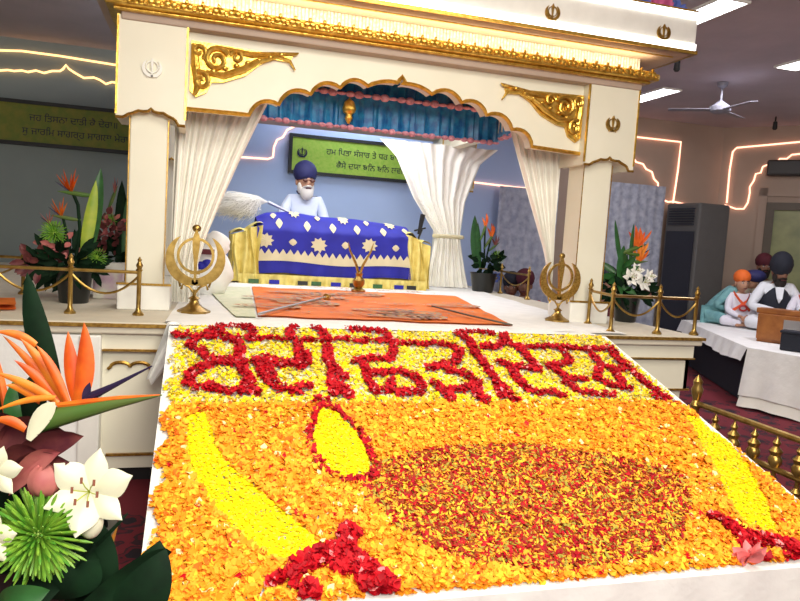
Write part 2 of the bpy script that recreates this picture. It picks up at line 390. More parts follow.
# ceiling lamps
for (x0, x1, y0, y1, lab) in [(4.15, 4.41, 5.13, 6.25, 'white ceiling light panel nearest the top right corner of the canopy'), (5.78, 6.04, 8.1, 9.15, 'white ceiling light panel just behind the right canopy column'), (6.15, 6.42, 5.5, 6.6, 'white ceiling light panel cut by the right edge above the fan')]:
    t = thing('ceiling_light', ((x0 + x1) / 2, (y0 + y1) / 2, CE), lab, 'ceiling light', 'ceiling light panels'); hx, hy = (x1 - x0) / 2, (y1 - y0) / 2
    MB().box(-hx, hx, -hy, hy, -.02, 0).build('diffuser', 'lamp_panel', t, smooth=False)
    f = MB()
    for a in ((-hx - .02, -hx, -hy, hy), (hx, hx + .02, -hy, hy), (-hx - .02, hx + .02, -hy - .02, -hy), (-hx - .02, hx + .02, hy, hy + .02)): f.box(*a, -.022, 0)
    f.build('frame', 'white_paint', t, smooth=False)
# fan
fn = thing('ceiling_fan', (6.2, 7.5, CE), 'pale ceiling fan with three blades and a short rod', 'ceiling fan', rz=.35, s=.85)
MB().lathe([(.02, 0), (.08, -.01), (.07, -.06), (.03, -.09)]).build('canopy_cup', 'fan', fn)
MB().tube([(0, 0, -.05), (0, 0, -.34)], .015).build('rod', 'fan', fn)
MB().lathe([(.03, -.27), (.08, -.31), (.15, -.36), (.15, -.42), (.1, -.45), (.0, -.455)]).build('motor', 'fan', fn)
for k in range(3):
    a = k * 2 * PI / 3 + .1; d = Vector((math.cos(a), math.sin(a), 0)); s_ = Vector((-d.y, d.x, .12))
    MB().obox(d * .42 + Vector((0, 0, -.40)), d * .3, s_ * .06, Vector((0, 0, .004))).build('blade', 'fan', fn)
for (u, v, lab) in [(677, 66, 'small black ceiling spotlight beside the canopy corner'), (775, 126, 'small black ceiling spotlight above the right wall')]:
    p = at(u, v, 'z', 3.66); t = thing('spotlight', (p.x, p.y, CE), lab, 'spotlight', 'small black ceiling spots')
    MB().tube([(0, 0, 0), (0, 0, -.09)], .012).build('stem', 'dark_frame', t); MB().lathe([(.02, -.2), (.035, -.18), (.03, -.08), (.015, -.07)]).build('lamp_head', 'dark_frame', t)

# ================================================================== STAGE
ZS = 1.01; YS = 4.4; XR = 3.62; XL = -4.4; YB = 9.6
stg = thing('stage', (0, 0, 0), 'raised cream stage with gold edge mouldings carrying the canopy', 'stage')
MB().box(XL, XR + .04, YS - .04, YB, .94, ZS).build('deck', 'stage_cover', stg, smooth=False, bevel=.01)
MB().box(XL, XR + .055, YS - .055, YS - .035, ZS - .028, ZS - .006).box(XR + .035, XR + .055, YS - .05, YB, ZS - .028, ZS - .006).build('edge_moulding', 'gold_dark', stg, smooth=False)
MB().box(XL, XR, YS, YB - .05, .84, .94).build('fascia', 'cream', stg, smooth=False)
MB().box(XL, XR - .05, YS + .05, YB - .1, .1, .84).build('panelling', 'cream', stg, smooth=False)
MB().box(.4, XR - .02, YS + .02, YS + .06, .6, .82).box(XR - .05, XR - .02, YS + .02, YB - .1, .6, .82).build('upper_panel', 'cream', stg, smooth=False)
MB().box(XL, XR + .01, YS - .012, YS + .01, .832, .843).box(XR - .01, XR + .012, YS, YB, .832, .843).box(.4, XR, YS + .01, YS + .03, .59, .605).build('band_moulding', 'gold_dark', stg, smooth=False)  # dark gold bands along the fascia and the upper panel
MB().box(XL, XR - .12, YS + .12, YB - .2, 0, .1).build('plinth', 'dark_frame', stg, smooth=False)
for xa, xb in ((-.86, -.55),):
    MB().box(xa - 3.5, xb - .08, YS - .03, YS + .06, .1, .93).build('front_cloth', 'sheet', stg, smooth=False)
    MB().box(xb - .1, xb + .02, YS - .05, YS + .06, .1, .93).build('pilaster', 'white_paint', stg, smooth=False, bevel=.01)
g = MB(); g.box(-.5, -.05, YS + .03, YS + .055, .18, .195)
g.box(-.52, -.03, YS - .015, YS + .01, .832, .846)
pts = []
for k in range(2):
    for i in range(9): a = PI - PI * i / 8; pts.append(Vector((-.43 + k * .11 + .055 * math.cos(a), YS + .04, .73 + .028 * math.sin(a))))
pts = [Vector((-.50, YS + .04, .715))] + pts + [Vector((-.25, YS + .04, .715))]
g.tube(pts, .011, 6); g.build('scalloped_moulding', 'gold_dark', stg)

# sheets on the stage
def flatq(pts, z, th, name, mk, parent=None, wob=.004):
    a, b, c, d = [Vector(p) for p in pts]
    def g(s, t):
        p = (a.lerp(b, s)).lerp(d.lerp(c, s), t); return Vector((p.x, p.y, z + wob * (math.sin(p.x * 17 + p.y * 5) + math.sin(p.y * 13 - p.x * 7)) / 2))
    m1 = MB().grid(g, 30, 30); m1.grid(lambda s, t: g(s, t) - Vector((0, 0, th)), 30, 30)
    return m1.build(name, mk, parent)
tag(flatq([(-.18, 4.36), (3.0, 4.36), (3.45, 8.9), (.0, 8.9)], ZS + .012, .008, 'white_sheet', 'sheet'), 'white sheet spread over the stage floor', 'sheet')
S1 = at(252, 287, 'z', 1.03); S2 = at(440, 291, 'z', 1.03); S3 = at(512, 325, 'z', 1.03); S4 = at(258, 316, 'z', 1.03)
rug = flatq([S1, at(455, 296, 'z', 1.03), at(512, 325.5, 'z', 1.03), S4], 1.034, .008, 'orange_cloth', 'orange_cloth'); tag(rug, 'orange cloth with paisley pattern spread before the covered throne', 'cloth')
mb = MB()
for k in range(80):
    s, t = rng.uniform(.04, .96), rng.uniform(.05, .95); p = (S1.lerp(S2, s)).lerp(S4.lerp(S3, s), t)
    big = k < 16; r = .17 if big else .06; a0 = rng.uniform(0, PI)
    for ring in ((1, .75, .5) if big else (1,)):
        n = 14; vs = []
        for i in range(n):
            a = 2 * PI * i / n
            for rr in (r * ring, r * ring * .82): vs.append((p.x + rr * math.cos(a) * 1.5, p.y + rr * math.sin(a + .4 * math.sin(a)) * .8, 1.050))
        mb.add(vs, [(2 * i, 2 * ((i + 1) % n), 2 * ((i + 1) % n) + 1, 2 * i + 1) for i in range(n)])
mb.build('paisley_pattern', 'paisley', rug, smooth=False)
tag(flatq([at(205, 287, 'z', 1.03), at(250, 287, 'z', 1.03), at(256, 317, 'z', 1.03), at(236, 317, 'z', 1.03)], 1.032, .006, 'green_cloth', 'pale_green'), 'pale green patterned cloth strip left of the orange cloth', 'cloth')
tag(flatq([at(219, 274, 'z', 1.04), at(237, 274, 'z', 1.04), at(238, 280, 'z', 1.04), at(221, 280, 'z', 1.04)], 1.06, .03, 'folded_cloth', 'orange_cloth'), 'small folded orange cloth right of the left brass emblem', 'cloth')
tag(flatq([at(-8, 299, 'z', 1.04), at(15, 299, 'z', 1.04), at(16, 306, 'z', 1.04), at(-8, 306, 'z', 1.04)], 1.05, .03, 'folded_cloth', 'orange_cloth'), 'small folded orange cloth on the stage at the left edge', 'cloth')

# ================================================================== CANOPY
cn = thing('canopy', (0, 0, 0), 'cream and gold ceremonial canopy on square columns over the stage', 'canopy')
YF = 5.05; YK = 8.5
def column(x0, x1, y0, front):
    d = x1 - x0
    c = MB().box(x0, x1, y0, y0 + d, ZS, 2.95).build('column', 'cream', cn, smooth=False, bevel=.008)
    MB().box(x0 - .05, x1 + .05, y0 - .05, y0 + d + .05, ZS, ZS + .17).build('column_base', 'white_paint', c, smooth=False, bevel=.01)
    MB().box(x0 - .055, x1 + .055, y0 - .055, y0 - .045, ZS + .17, ZS + .185).box(x0 - .006, x0, y0 - .006, y0, ZS + .17, 2.3).box(x1, x1 + .006, y0 - .006, y0, ZS + .17, 2.3).build('gold_line', 'gold_dark', c, smooth=False)
    b0, b1 = (x0 - .085, x1 + .11) if x0 < 1 else (x0 - .05, x1 + .15)
    w_ = b1 - b0; y1 = y0 - .07; zb = 2.30
    pr = [(b0, 2.93), (b0, zb)]
    low = []
    for i in range(13):
        t = i / 12; z = zb - .03 + .06 * math.sin(PI * t) + (.02 * math.exp(-((t - .5) / .06) ** 2)) - (.025 if t in (0, 1) else 0)
        low.append((b0 + w_ * t, z))
    low = [(b0, zb - .02), (b0 + .1 * w_, zb - .02)] + [(b0 + w_ * (.14 + .72 * i / 20), zb - .01 + .05 * math.sin(PI * i / 20) ** .6 - .008 * abs(math.sin(PI * i / 5)) + (.012 if i == 10 else 0)) for i in range(21)] + [(b1 - .1 * w_, zb - .04), (b1, zb - .04)]
    out = [(b0, 2.93)] + low + [(b1, 2.93)]
    bx = MB().prism([Vector((x, y1, z)) for x, z in out], (0, d + .14, 0)).build('capital', 'cream', c, smooth=False)
    MB().tube([Vector((x, y1 - .004, z)) for x, z in low], .011, 6).build('gold_trim', 'gold_dark', bx)
    for e0, e1 in ((b0 - .004, b0 + .008), (b1 - .008, b1 + .004)): MB().box(e0, e1, y1 - .008, y1 + .01, zb, 2.93).build('gold_edge', 'gold', bx, smooth=False)
    if front: khanda(MB(), ((b0 + b1) / 2, y1 - .01, 2.61), .15, .012).build('emblem', 'gold_dark' if x0 > 1 else 'white_paint', bx)
column(-.47, -.23, YF, True); column(2.94, 3.19, YF, True); column(-.47, -.23, YK, False); column(2.94, 3.19, YK, False)

# scalloped arch beam
XA0, XA1 = -.13, 2.90
def arch(y0, th, name):
    # half profile, distance from centre (0..1.45) and height, cusped scallops
    cusps = [(-.02, 2.39), (.30, 2.395), (.50, 2.49), (.72, 2.585), (.93, 2.655), (1.13, 2.69), (1.385, 2.735), (1.62, 2.69), (1.86, 2.655), (2.07, 2.585), (2.29, 2.50), (2.47, 2.385), (2.80, 2.375)]
    cusps = [(XA0, 2.39)] + cusps[1:-1] + [(XA1, 2.37)]
    pts = []
    for i, (a, b) in enumerate(zip(cusps[:-1], cusps[1:])):
        A, B = Vector((a[0], b[0] * 0, a[1])), Vector((b[0], 0, b[1])); A.y = 0; dd = B - A; nn = Vector((-dd.z, 0, dd.x)).normalized(); nn = nn if nn.z > 0 else -nn
        bul = 0 if i in (0, len(cusps) - 2) else dd.length * (.24 if i not in (5, 6) else .10)
        for j in range(8): t = j / 8; pts.append(A.lerp(B, t) + nn * bul * math.sin(PI * t) ** .8)
        if i == 5: pts.append(Vector((1.36, 0, 2.755))); pts.append(Vector((1.385, 0, 2.79))); pts.append(Vector((1.41, 0, 2.755)))
    pts.append(Vector((XA1, 0, 2.37)))
    out = [Vector((p.x, y0, p.z)) for p in pts] + [Vector((XA1, y0, 2.93)), Vector((XA0, y0, 2.93))]
    b = MB().prism(out, (0, th, 0)).build(name, 'cream', cn, smooth=False)
    MB().tube([Vector((p.x, y0 - .012, p.z - .002)) for p in pts], .016, 6).build('gold_trim', 'gold', b)
    return b
arch(YF + .02, .12, 'front_beam')
for x in (-.4, 2.99): MB().box(x, x + .13, YF + .2, YK + .05, 2.78, 2.93).build('side_beam', 'cream', cn, smooth=False)
# cornice: stacked mouldings, front and both sides
def tier(name, o, z0, z1, mk, par=None, bev=.008):
    x0, x1, y0, y1 = -.52 - o, 3.33 + o, YF - .07 - o, YK + .35 + o
    m_ = MB(); w_ = .34                       # a ring of four mouldings round the open middle
    o_ = [(x0, y0), (x1, y0), (x1, y1), (x0, y1)]; i_ = [(x0 + w_, y0 + w_), (x1 - w_, y0 + w_), (x1 - w_, y1 - w_), (x0 + w_, y1 - w_)]
    vs = [(x, y, z) for ring in (o_, i_) for z in (z0, z1) for x, y in ring]; fs = []
    for k in range(4):
        j = (k + 1) % 4; fs += [(k, j, 4 + j, 4 + k), (8 + k, 12 + k, 12 + j, 8 + j), (k, 8 + k, 8 + j, j), (4 + k, 4 + j, 12 + j, 12 + k)]
    m_.add(vs, fs)
    return m_.build(name, mk, par or cn, smooth=False, bevel=bev)
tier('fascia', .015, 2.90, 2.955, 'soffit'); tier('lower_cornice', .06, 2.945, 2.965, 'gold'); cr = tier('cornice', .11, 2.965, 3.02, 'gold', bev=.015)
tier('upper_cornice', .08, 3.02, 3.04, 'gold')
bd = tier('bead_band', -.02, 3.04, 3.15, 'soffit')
# ornament row: leaf pairs along the cornice
mb = MB(); n = 40
for i in range(n):
    x = -.58 + 3.98 * (i + .5) / n; y = YF - .07 - .12
    for sg in (-1, 1):
        mb.ell((x + sg * .02, y, 3.0 + .004), (.024, .014, .022), 8, 6)
    mb.ell((x, y - .006, 3.028), (.012, .014, .018), 6, 5)
    mb.ell((x + .05, y, 2.985), (.015, .01, .012), 6, 5)
mb.build('leaf_ornament', 'gold', cr)
# hanging glass beads
mb = MB(); n = 150
for i in range(n):
    x = -.47 + 3.8 * (i + .5) / n; mb.box(x - .0085, x + .0085, YF - .055, YF - .042, 3.045, 3.148)
mb.build('glass_beads', 'glass_bead', bd, smooth=False)['kind'] = 'stuff'
OT = .24
def tray(x0, x1, y0, y1):
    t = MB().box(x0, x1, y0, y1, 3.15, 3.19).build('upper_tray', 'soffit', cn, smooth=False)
    MB().box(x0 - .015, x1 + .015, y0 - .015, y0 + .01, 3.15, 3.175).box(x1 - .01, x1 + .015, y0, y1, 3.15, 3.175).box(x0 + .12, x1 - .1, y0 + .12, y0 + .135, 3.143, 3.15).box(x0, x1, y0 - .008, y0, 3.46, 3.475).build('gold_line', 'gold', t, smooth=False)
    MB().box(x0, x1, y0, y1, 3.17, 3.47).build('tray_side', 'white_paint', t, smooth=False, bevel=.005)
    MB().box(x0, x1, y0 - .01, y0, 3.18, 3.225).box(x0, x1, y0 - .01, y0, 3.41, 3.46).build('light_strip', 'led_white', t, smooth=False)
    for u, v in ((552, 13), (663, 33)):
        p = at(u, v, 'y', y0); khanda(MB(), (p.x, y0 - .01, p.z), .14, .01).build('emblem', 'gold_dark', t)
    return t
tray(-.76, 3.60, 4.70, YK + .6)
# acanthus brackets
def bracket(sg, x, z):
    P = lambda a, b: Vector((x + sg * a, YF - .01, z + b))
    mb = MB()
    mb.prism([P(a, b) for a, b in [(0, 0), (.68, -.02), (.66, -.06), (.55, -.055), (.46, -.10), (.36, -.19), (.22, -.25), (.14, -.26), (.11, -.33), (.04, -.37), (0, -.33)]], (0, .03, 0))
    def sp(cx, cz, r, turns, a0, w_, d=1):
        pts = [P(cx + r * (1 - i / 26 * .82) * math.cos(a0 + d * turns * 2 * PI * i / 26), cz + r * (1 - i / 26 * .82) * math.sin(a0 + d * turns * 2 * PI * i / 26)) - Vector((0, .02, 0)) for i in range(27)]
        mb.tube(pts, [w_ * (1 - .4 * i / 26) for i in range(27)], 8)
    sp(.17, -.11, .085, 1.6, .5, .02); sp(.07, -.26, .06, 1.3, 2, .018, -1); sp(.30, -.075, .045, 1.3, 3, .014, -1); sp(.05, -.07, .05, 1.2, -1, .016)
    mb.tube([P(.02, -.02), P(.03, -.15), P(.05, -.3), P(.03, -.36)], [.02, .03, .025, .012], 8)
    mb.tube([P(.1, -.2) - Vector((0, .02, 0)), P(.22, -.21) - Vector((0, .02, 0)), P(.35, -.15) - Vector((0, .025, 0)), P(.45, -.08) - Vector((0, .02, 0)), P(.57, -.035), P(.66, -.05), P(.70, -.11)], [.015, .022, .024, .02, .015, .013, .006], 8)
    mb.tube([P(.2, -.03), P(.4, -.045), P(.55, -.02), P(.70, -.0), P(.72, .01)], [.02, .022, .016, .012, .004], 8)
    for i in range(7):
        a = .15 + i * .075; mb.ell(P(a, -.19 + i * .028) - Vector((0, .03, 0)), (.022, .012, .014), 8, 6)
    mb.build('bracket_carving', 'gold', cn)
bracket(1, -.10, 2.84); bracket(-1, 2.88, 2.82)
# flowers on top of the tray
for k, (x, c_) in enumerate([(2.85, 'flower_pink'), (2.97, 'flower_blue'), (3.07, 'flower_blue'), (3.17, 'flower_blue'), (3.27, 'flower_pink'), (3.37, 'flower_pink'), (3.47, 'flower_blue')]):
    t = MB()
    for i in range(26):
        th, ph = rng.uniform(0, 2 * PI), rng.uniform(.1, 1.4); d = Vector((math.cos(th) * math.sin(ph), math.sin(th) * math.sin(ph), math.cos(ph)))
        t.blade(Vector((x, 4.80, 3.47)), Vector((x, 4.80, 3.49)) + d * .085, .045, n=3)
    nm = {'flower_blue': 'blue', 'flower_pink': 'pink'}[c_]
    tag(t.build('artificial_flower', c_), f'{nm} flower head in the row on top of the canopy', 'flower', f'{nm} flowers on top of the canopy')

# inner ceiling cloth with blue frills
ch = thing('ceiling_cloth', (0, 0, 0), 'blue satin frilled canopy cloth with pink trimming hung under the roof', 'cloth canopy')
MB().box(-.2, 2.95, 5.56, 6.95, 2.99, 3.0).build('cloth_top', 'cream', ch, smooth=False)
def frill(p0, p1, zt, h, amp=.03, n=160):
    p0, p1 = Vector(p0), Vector(p1); d = (p1 - p0); nn = Vector((d.y, -d.x, 0)).normalized(); Lh = d.length
    ph = rng.uniform(0, 6, 4)
    def g(a, b):
        p = p0.lerp(p1, a); s = a * Lh
        w_ = math.sin(s * 70 + ph[0]) * .6 + math.sin(s * 43 + ph[1]) * .5 + math.sin(s * 117 + ph[2]) * .3
        return Vector((p.x, p.y, zt - h * b - .012 * math.sin(s * 31) * b)) + nn * (amp * (.3 + .7 * b) * w_)
    f = MB().grid(g, n, 6).build('frill', 'blue_satin', ch)
    t = MB()
    K = int(Lh / .07)
    for i in range(K): p = p0.lerp(p1, (i + .5) / K); t.ell(Vector((p.x, p.y, zt - h)) + nn * .015, (.04, .035, .022 + .01 * math.sin(i * 2.1)), 8, 6)
    t.build('pink_trimming', 'pink', f)
frill((-.2, 6.95, 0), (3.0, 6.95, 0), 3.0, .33); frill((-.2, 5.56, 0), (2.9, 5.56, 0), 3.0, .285)
frill((2.9, 5.56, 0), (3.0, 6.95, 0), 3.0, .28); frill((-.2, 5.56, 0), (-.2, 6.95, 0), 3.0, .28)
p = at(349, 112, 'y', 6.9)
lp = thing('hanging_ornament', (p.x, 6.9, 3.08), 'small gold ornament hanging before the blue frill', 'ornament')
MB().tube([(0, 0, 0), (0, 0, -.16)], .006).build('chain', 'gold_dark', lp)
MB().lathe([(.01, -.14), (.05, -.17), (.07, -.24), (.06, -.27), (.03, -.29), (.04, -.33), (.01, -.38)]).build('bowl', 'gold', lp)

# curtains
def curtain(fl, fr, y, zt, zb, label, n=70, amp=.024, folds=11, tie=None):
    t = thing('canopy_curtain', (0, 0, 0), label, 'curtain', 'white canopy curtains')
    def g(a, b):
        z = zt + (zb - zt) * b; x0, x1 = fl(b), fr(b); x = x0 + (x1 - x0) * a
        wd = min(1, abs(x1 - x0))
        return Vector((x, y + amp * (.4 + wd * .6) * math.sin(a * folds * 2 * PI + .6 * math.sin(b * 3)) + .015 * math.sin(a * 31 + b * 4), z))
    MB().grid(g, n * 2, 26).build('drape', 'curtain', t)
    return t, g
def prof(pts):
    def f(b):
        for (a, x), (c, z) in zip(pts[:-1], pts[1:]):
            if b <= c: k = (b - a) / (c - a); return x + (z - x) * k
        return pts[-1][1]
    return f
yc = 5.42
ux = lambda u, v: at(u, v, 'y', yc).x; uz = lambda u, v: at(u, v, 'y', yc).z
zt_, zb_ = 2.9, ZS + .02
fb = lambda v, u=200: (zt_ - uz(u, v)) / (zt_ - zb_)
curtain(prof([(0, -.2), (1, -.2)]), prof([(0, ux(285, 70)), (fb(95, 270), ux(272, 95)), (fb(125, 255), ux(257, 125)), (fb(160, 238), ux(240, 160)), (fb(200, 222), ux(222, 200)), (fb(235, 206), ux(207, 235)), (fb(265, 200), ux(198, 262)), (1, ux(200, 300))]), yc, zt_, zb_, 'white curtain swept to the left front column')
curtain(prof([(0, ux(495, 100)), (fb(130, 512), ux(511, 130)), (fb(170, 522), ux(522, 170)), (fb(210, 533), ux(533, 210)), (fb(250, 543), ux(544, 250)), (1, ux(555, 300))]), prof([(0, 2.93), (1, 2.93)]), yc, zt_, zb_, 'white curtain swept to the right front column')
yc = 8.35; zt_ = 2.8
bt = lambda v, u=440: (zt_ - uz(u, v)) / (zt_ - zb_)
ct, cg = curtain(prof([(0, ux(380, 130)), (bt(160), ux(396, 160)), (bt(200), ux(414, 200)), (bt(233), ux(435, 233)), (bt(240), ux(435, 240)), (bt(270), ux(429, 270)), (1, ux(427, 288))]),
                 prof([(0, ux(500, 120)), (bt(160), ux(481, 160)), (bt(200), ux(466, 200)), (bt(233), ux(461, 233)), (bt(240), ux(461, 240)), (bt(270), ux(465, 270)), (1, ux(468, 288))]), yc, zt_, zb_, 'white curtain tied in at the waist at the right rear of the canopy', folds=9)
a, b = cg(0, bt(236)), cg(1, bt(236)); MB().tube([Vector((a.x - .02, yc, a.z)), Vector((a.x + .02, yc - .08, a.z)), Vector((b.x - .02, yc - .08, b.z)), Vector((b.x + .02, yc, b.z))], .025).build('tie_band', 'cream_cloth', ct)

# ================================================================== THRONE with blue cover
pk = thing('covered_throne', (0, 0, 0), 'low throne under a royal blue cloth with cream flowers and zigzag border', 'throne')
X0, X1 = .60, 2.36; yF, yM, yR = 7.72, 8.0, 8.45
MB().box(X0 - .12, X1 + .12, yF + .04, yR, ZS, ZS + .10).build('base', 'yellow_cloth', pk, smooth=False, bevel=.02)
MB().box(X0 - .05, X1 + .05, yF + .1, yR - .02, ZS + .1, 1.55).build('frame', 'yellow_cloth', pk, smooth=False)
def PF(x, t):                                # cloth profile t 0 (front hem) .. 1 (rear)
    k = (x - X0) / (X1 - X0); top = 1.80 + .03 * math.exp(-((k - .22) / .12) ** 2) - .05 * max(0, k - .65) / .35 - .05 * max(0, .06 - k) / .06
    hem = 1.13 + .02 * math.sin(k * 9); fold = .012 * math.sin(x * 23) * (1 - t)
    if t < .62: u = t / .62; return Vector((x, yF + .05 * u + fold, hem + (1.62 - hem) * u))
    if t < .85: u = (t - .62) / .23; return Vector((x, yF + .05 + .33 * u, 1.62 + (top - 1.62) * math.sin(u * PI / 2)))
    u = (t - .85) / .15; return Vector((x, yF + .38 + .35 * u, top - .25 * u * u))
cov = MB().grid(lambda a, b: PF(X0 + (X1 - X0) * a, b), 60, 40)
cov.build('blue_cover', 'royal', pk)
pt = MB()
def dec(poly, off=.010):                     # decoration cut from cloth, laid on the cover; poly in (x, t)
    vs = []
    for x, t in poly:
        p = PF(x, t); nn = Vector((0, -1, .1)) if t < .62 else Vector((0, -.6, .9)); vs.append(p + nn.normalized() * off)
    c = sum(vs, Vector()) / len(vs); c = c + Vector((0, -.006, .004)); n = len(vs)
    pt.add(vs + [c], [(i, (i + 1) % n, n) for i in range(n)])
def flower(x, t, r, n=9, inner=.68):
    dec([(x + r * (1 if i % 2 == 0 else inner) * math.cos(PI * i / n), t + r * 1.15 * (1 if i % 2 == 0 else inner) * math.sin(PI * i / n)) for i in range(2 * n)])
for x, t in ((.69, .46), (1.28, .44), (1.86, .47)): flower(x, t, .095)
for x, t in ((.99, .45), (1.58, .46), (2.17, .45)): flower(x, t, .045, 4, .85)
for x, t in ((.84, .67), (1.15, .66), (1.44, .66), (1.72, .66), (2.03, .66)): flower(x, t, .04, 4, .8)
for x, t in ((1.02, .80), (1.58, .78), (2.14, .78)): flower(x, t, .07)
for x, t in ((.78, .75), (1.28, .76), (1.85, .75), (2.3, .7)): flower(x, t, .035, 4, .8)
z0, z1_ = .175, .27; n = 22
for i in range(60):
    xa, xb = X0 + .01 + (X1 - X0 - .02) * i / 60, X0 + .01 + (X1 - X0 - .02) * (i + 1) / 60; pt.add([PF(xa, z0) + Vector((0, -.01, 0)), PF(xb, z0) + Vector((0, -.01, 0)), PF(xb, z1_) + Vector((0, -.01, 0)), PF(xa, z1_) + Vector((0, -.01, 0))], [(0, 1, 2, 3)])
for i in range(n):
    a, b = X0 + .01 + (X1 - X0 - .02) * i / n, X0 + .01 + (X1 - X0 - .02) * (i + 1) / n
    pt.add([PF(a, z1_) + Vector((0, -.01, 0)), PF(b, z1_) + Vector((0, -.01, 0)), PF((a + b) / 2, z1_ + .075) + Vector((0, -.01, 0))], [(0, 1, 2)])
pt.build('cream_pattern', 'cream_cloth', pk, smooth=False)
def sidecloth(xa, xb, sg):
    def g(a, b):
        k = a; x = xa + (xb - xa) * k; z = 1.04 + (1.66 - .12 * (k if sg > 0 else 1 - k) - 1.04) * b
        return Vector((x + .02 * math.sin(b * 5 + a * 9), yF - .03 + .03 * math.sin(a * 22 + b * 2) + .1 * b * b, z))
    m_ = MB().grid(g, 40, 14)
    def g2(a, b):
        p = g(a, 1); return Vector((p.x, p.y + .6 * b, p.z + .04 * math.sin(a * 9) * (1 - b) + .03 * math.sin(PI * b)))
    m_.grid(g2, 40, 10)
    def g3(a, b):
        x = xa if sg < 0 else xb; return Vector((x + .02 * math.sin(a * 20), yF + .0 + .6 * a, 1.04 + .5 * b))
    m_.grid(g3, 20, 6)
    m_.build('side_drape', 'yellow_cloth', pk)
sidecloth(.34, .64, -1); sidecloth(2.32, 2.58, 1)
# ruffle and patterned hem
def rf(a, b):
    x = .42 + 2.12 * a; return Vector((x, yF - .05 + .02 * math.sin(a * 150) * (1 - b), 1.02 + .11 * b))
MB().grid(rf, 240, 3).build('ruffle', 'yellow_cloth', pk)
mb = MB()
for i, (x, mi) in enumerate([(.52, 0), (.74, 1), (1.05, 2), (1.2, 0), (1.42, 1), (1.63, 2), (1.9, 0), (2.15, 1), (2.3, 2)]): mb.box(x, x + .11, yF - .085, yF - .075, 1.03, 1.075, mi)
mb.build('hem_patches', ['leaf', 'royal', 'dark_frame'], pk, smooth=False)

# microphone at the right end of the throne, dark rod on the floor beside it
mc = thing('microphone', (2.50, 7.95, ZS), 'black microphone standing at the right end of the blue throne', 'microphone')
MB().tube([(0, 0, 0), (0, 0, .62), (.03, -.02, .72)], .012).build('stand', 'dark_frame', mc); MB().tube([(.0, 0, .66), (.02, -.01, .82), (.03, -.02, .9)], [.02, .028, .03]).build('head', 'dark_frame', mc)
MB().tube([(-.06, 0, .70), (.08, 0, .74)], .01).build('clip', 'dark_frame', mc)
tag(MB().tube([at(427, 281, 'z', 1.04), at(440, 284.5, 'z', 1.04)], .02).build('dark_rod', 'dark_frame'), 'short dark rod on the sheet below the tied curtain', 'rod')

# sword staff on the orange cloth and brass stand with crossed blades
sf = thing('ceremonial_staff', (0, 0, 0), 'slender silver grey staff lying on the orange cloth', 'staff')
a, b = at(259, 314, 'z', 1.06), at(326, 297, 'z', 1.06)
MB().tube([a, b], .010).build('shaft', 'steel', sf); MB().tube([b, b.lerp(a, -.07)], [.03, .015]).build('grip', 'gold_dark', sf)
tag(MB().tube([at(432, 306, 'z', 1.06), at(468, 315, 'z', 1.06), at(512, 325, 'z', 1.06)], .007).build('thin_stick', 'wood_frame'), 'thin dark stick lying across the right end of the orange cloth', 'stick')
p = at(358, 295, 'z', ZS)
st = thing('brass_sword_stand', (p.x, p.y, ZS + .03), 'small brass pot stand holding two crossed blades before the throne', 'stand')
MB().lathe([(.07, 0), (.075, .02), (.035, .045), (.06, .08), (.062, .12), (.03, .16), (.04, .19), (.02, .2)]).build('pot', 'brass', st)
for sg in (-1, 1): MB().tube([(0, .01 * sg, .15), (sg * .035, .01 * sg, .27), (sg * .11, 0, .42), (sg * .13, 0, .5)], [.014, .014, .010, .003]).build('blade', 'gold_dark', st)

# ================================================================== brass khanda stands
def khstand(loc, S, label, mk):
    t = thing('brass_emblem_stand', loc, label, 'emblem stand', 'brass emblem stands', s=S)
    MB().lathe([(.19, 0), (.19, .025), (.15, .045), (.10, .07), (.06, .11), (.045, .15), (.07, .165), (.05, .18), (.022, .20), (.022, .27)], n=8).build('base', 'brass', t)
    khanda(MB(), (0, 0, .62), .80, .035).build('emblem', mk, t)
    for sg in (-1, 1): MB().tube([(0, 0, .22), (sg * .06, 0, .30), (sg * .13, 0, .33), (sg * .15, 0, .27)], .014).build('scroll', 'brass', t)
    MB().ell((0, 0, .985), (.05, .03, .045)).build('finial', 'brass', t)
khstand((-.02, 4.88, ZS + .01), .575, 'brass khanda emblem on a stand beside the left front column', 'brass')
khstand((2.78, 5.0, ZS + .015), .53, 'dark brass khanda emblem on a stand beside the right front column', 'gold_dark')

# ================================================================== rails with posts and chains
def rail_posts(pts, label, lean=0, ends=True):
    t = thing('brass_rail', (0, 0, 0), label, 'railing', 'brass rails on the stage')
    for p in pts:
        x, y = p
        MB().lathe([(.035, ZS), (.035, ZS + .012), (.018, ZS + .03), (.014, ZS + .05), (.014, ZS + .28), (.022, ZS + .29), (.014, ZS + .30), (.022, ZS + .32), (.01, ZS + .345), (.014, ZS + .355), (.002, ZS + .375)], (x, y, 0), 10).build('post', 'brass', t)
    for a, b in zip(pts[:-1], pts[1:]):
        A, B = Vector((*a, ZS + .275)), Vector((*b, ZS + .275)); MB().tube([A, B], .011).build('rail', 'brass', t)
        A.z -= .02; B.z -= .02; K = 14
        MB().tube([A.lerp(B, i / K) - Vector((0, 0, .12 * 4 * (i / K) * (1 - i / K))) for i in range(K + 1)], .008, 5).build('chain', 'brass', t)
rail_posts([(-1.62, 4.72), (-1.18, 4.72), (-.76, 4.72), (-.36, 4.72)], 'brass rail with chains on the left front of the stage')
rail_posts([(3.02, 4.93), (2.93, 4.47), (3.33, 4.47), (3.66, 4.47)], 'brass rail with chains on the right front corner of the stage')
rail_posts([(-1.26, 5.8), (-1.75, 5.9)], 'short brass rail standing behind the left flower arrangements')
rail_posts([(3.58, 8.6), (3.58, 7.9), (3.58, 7.15)], 'brass rail seen on the far right side of the stage past the curtains')

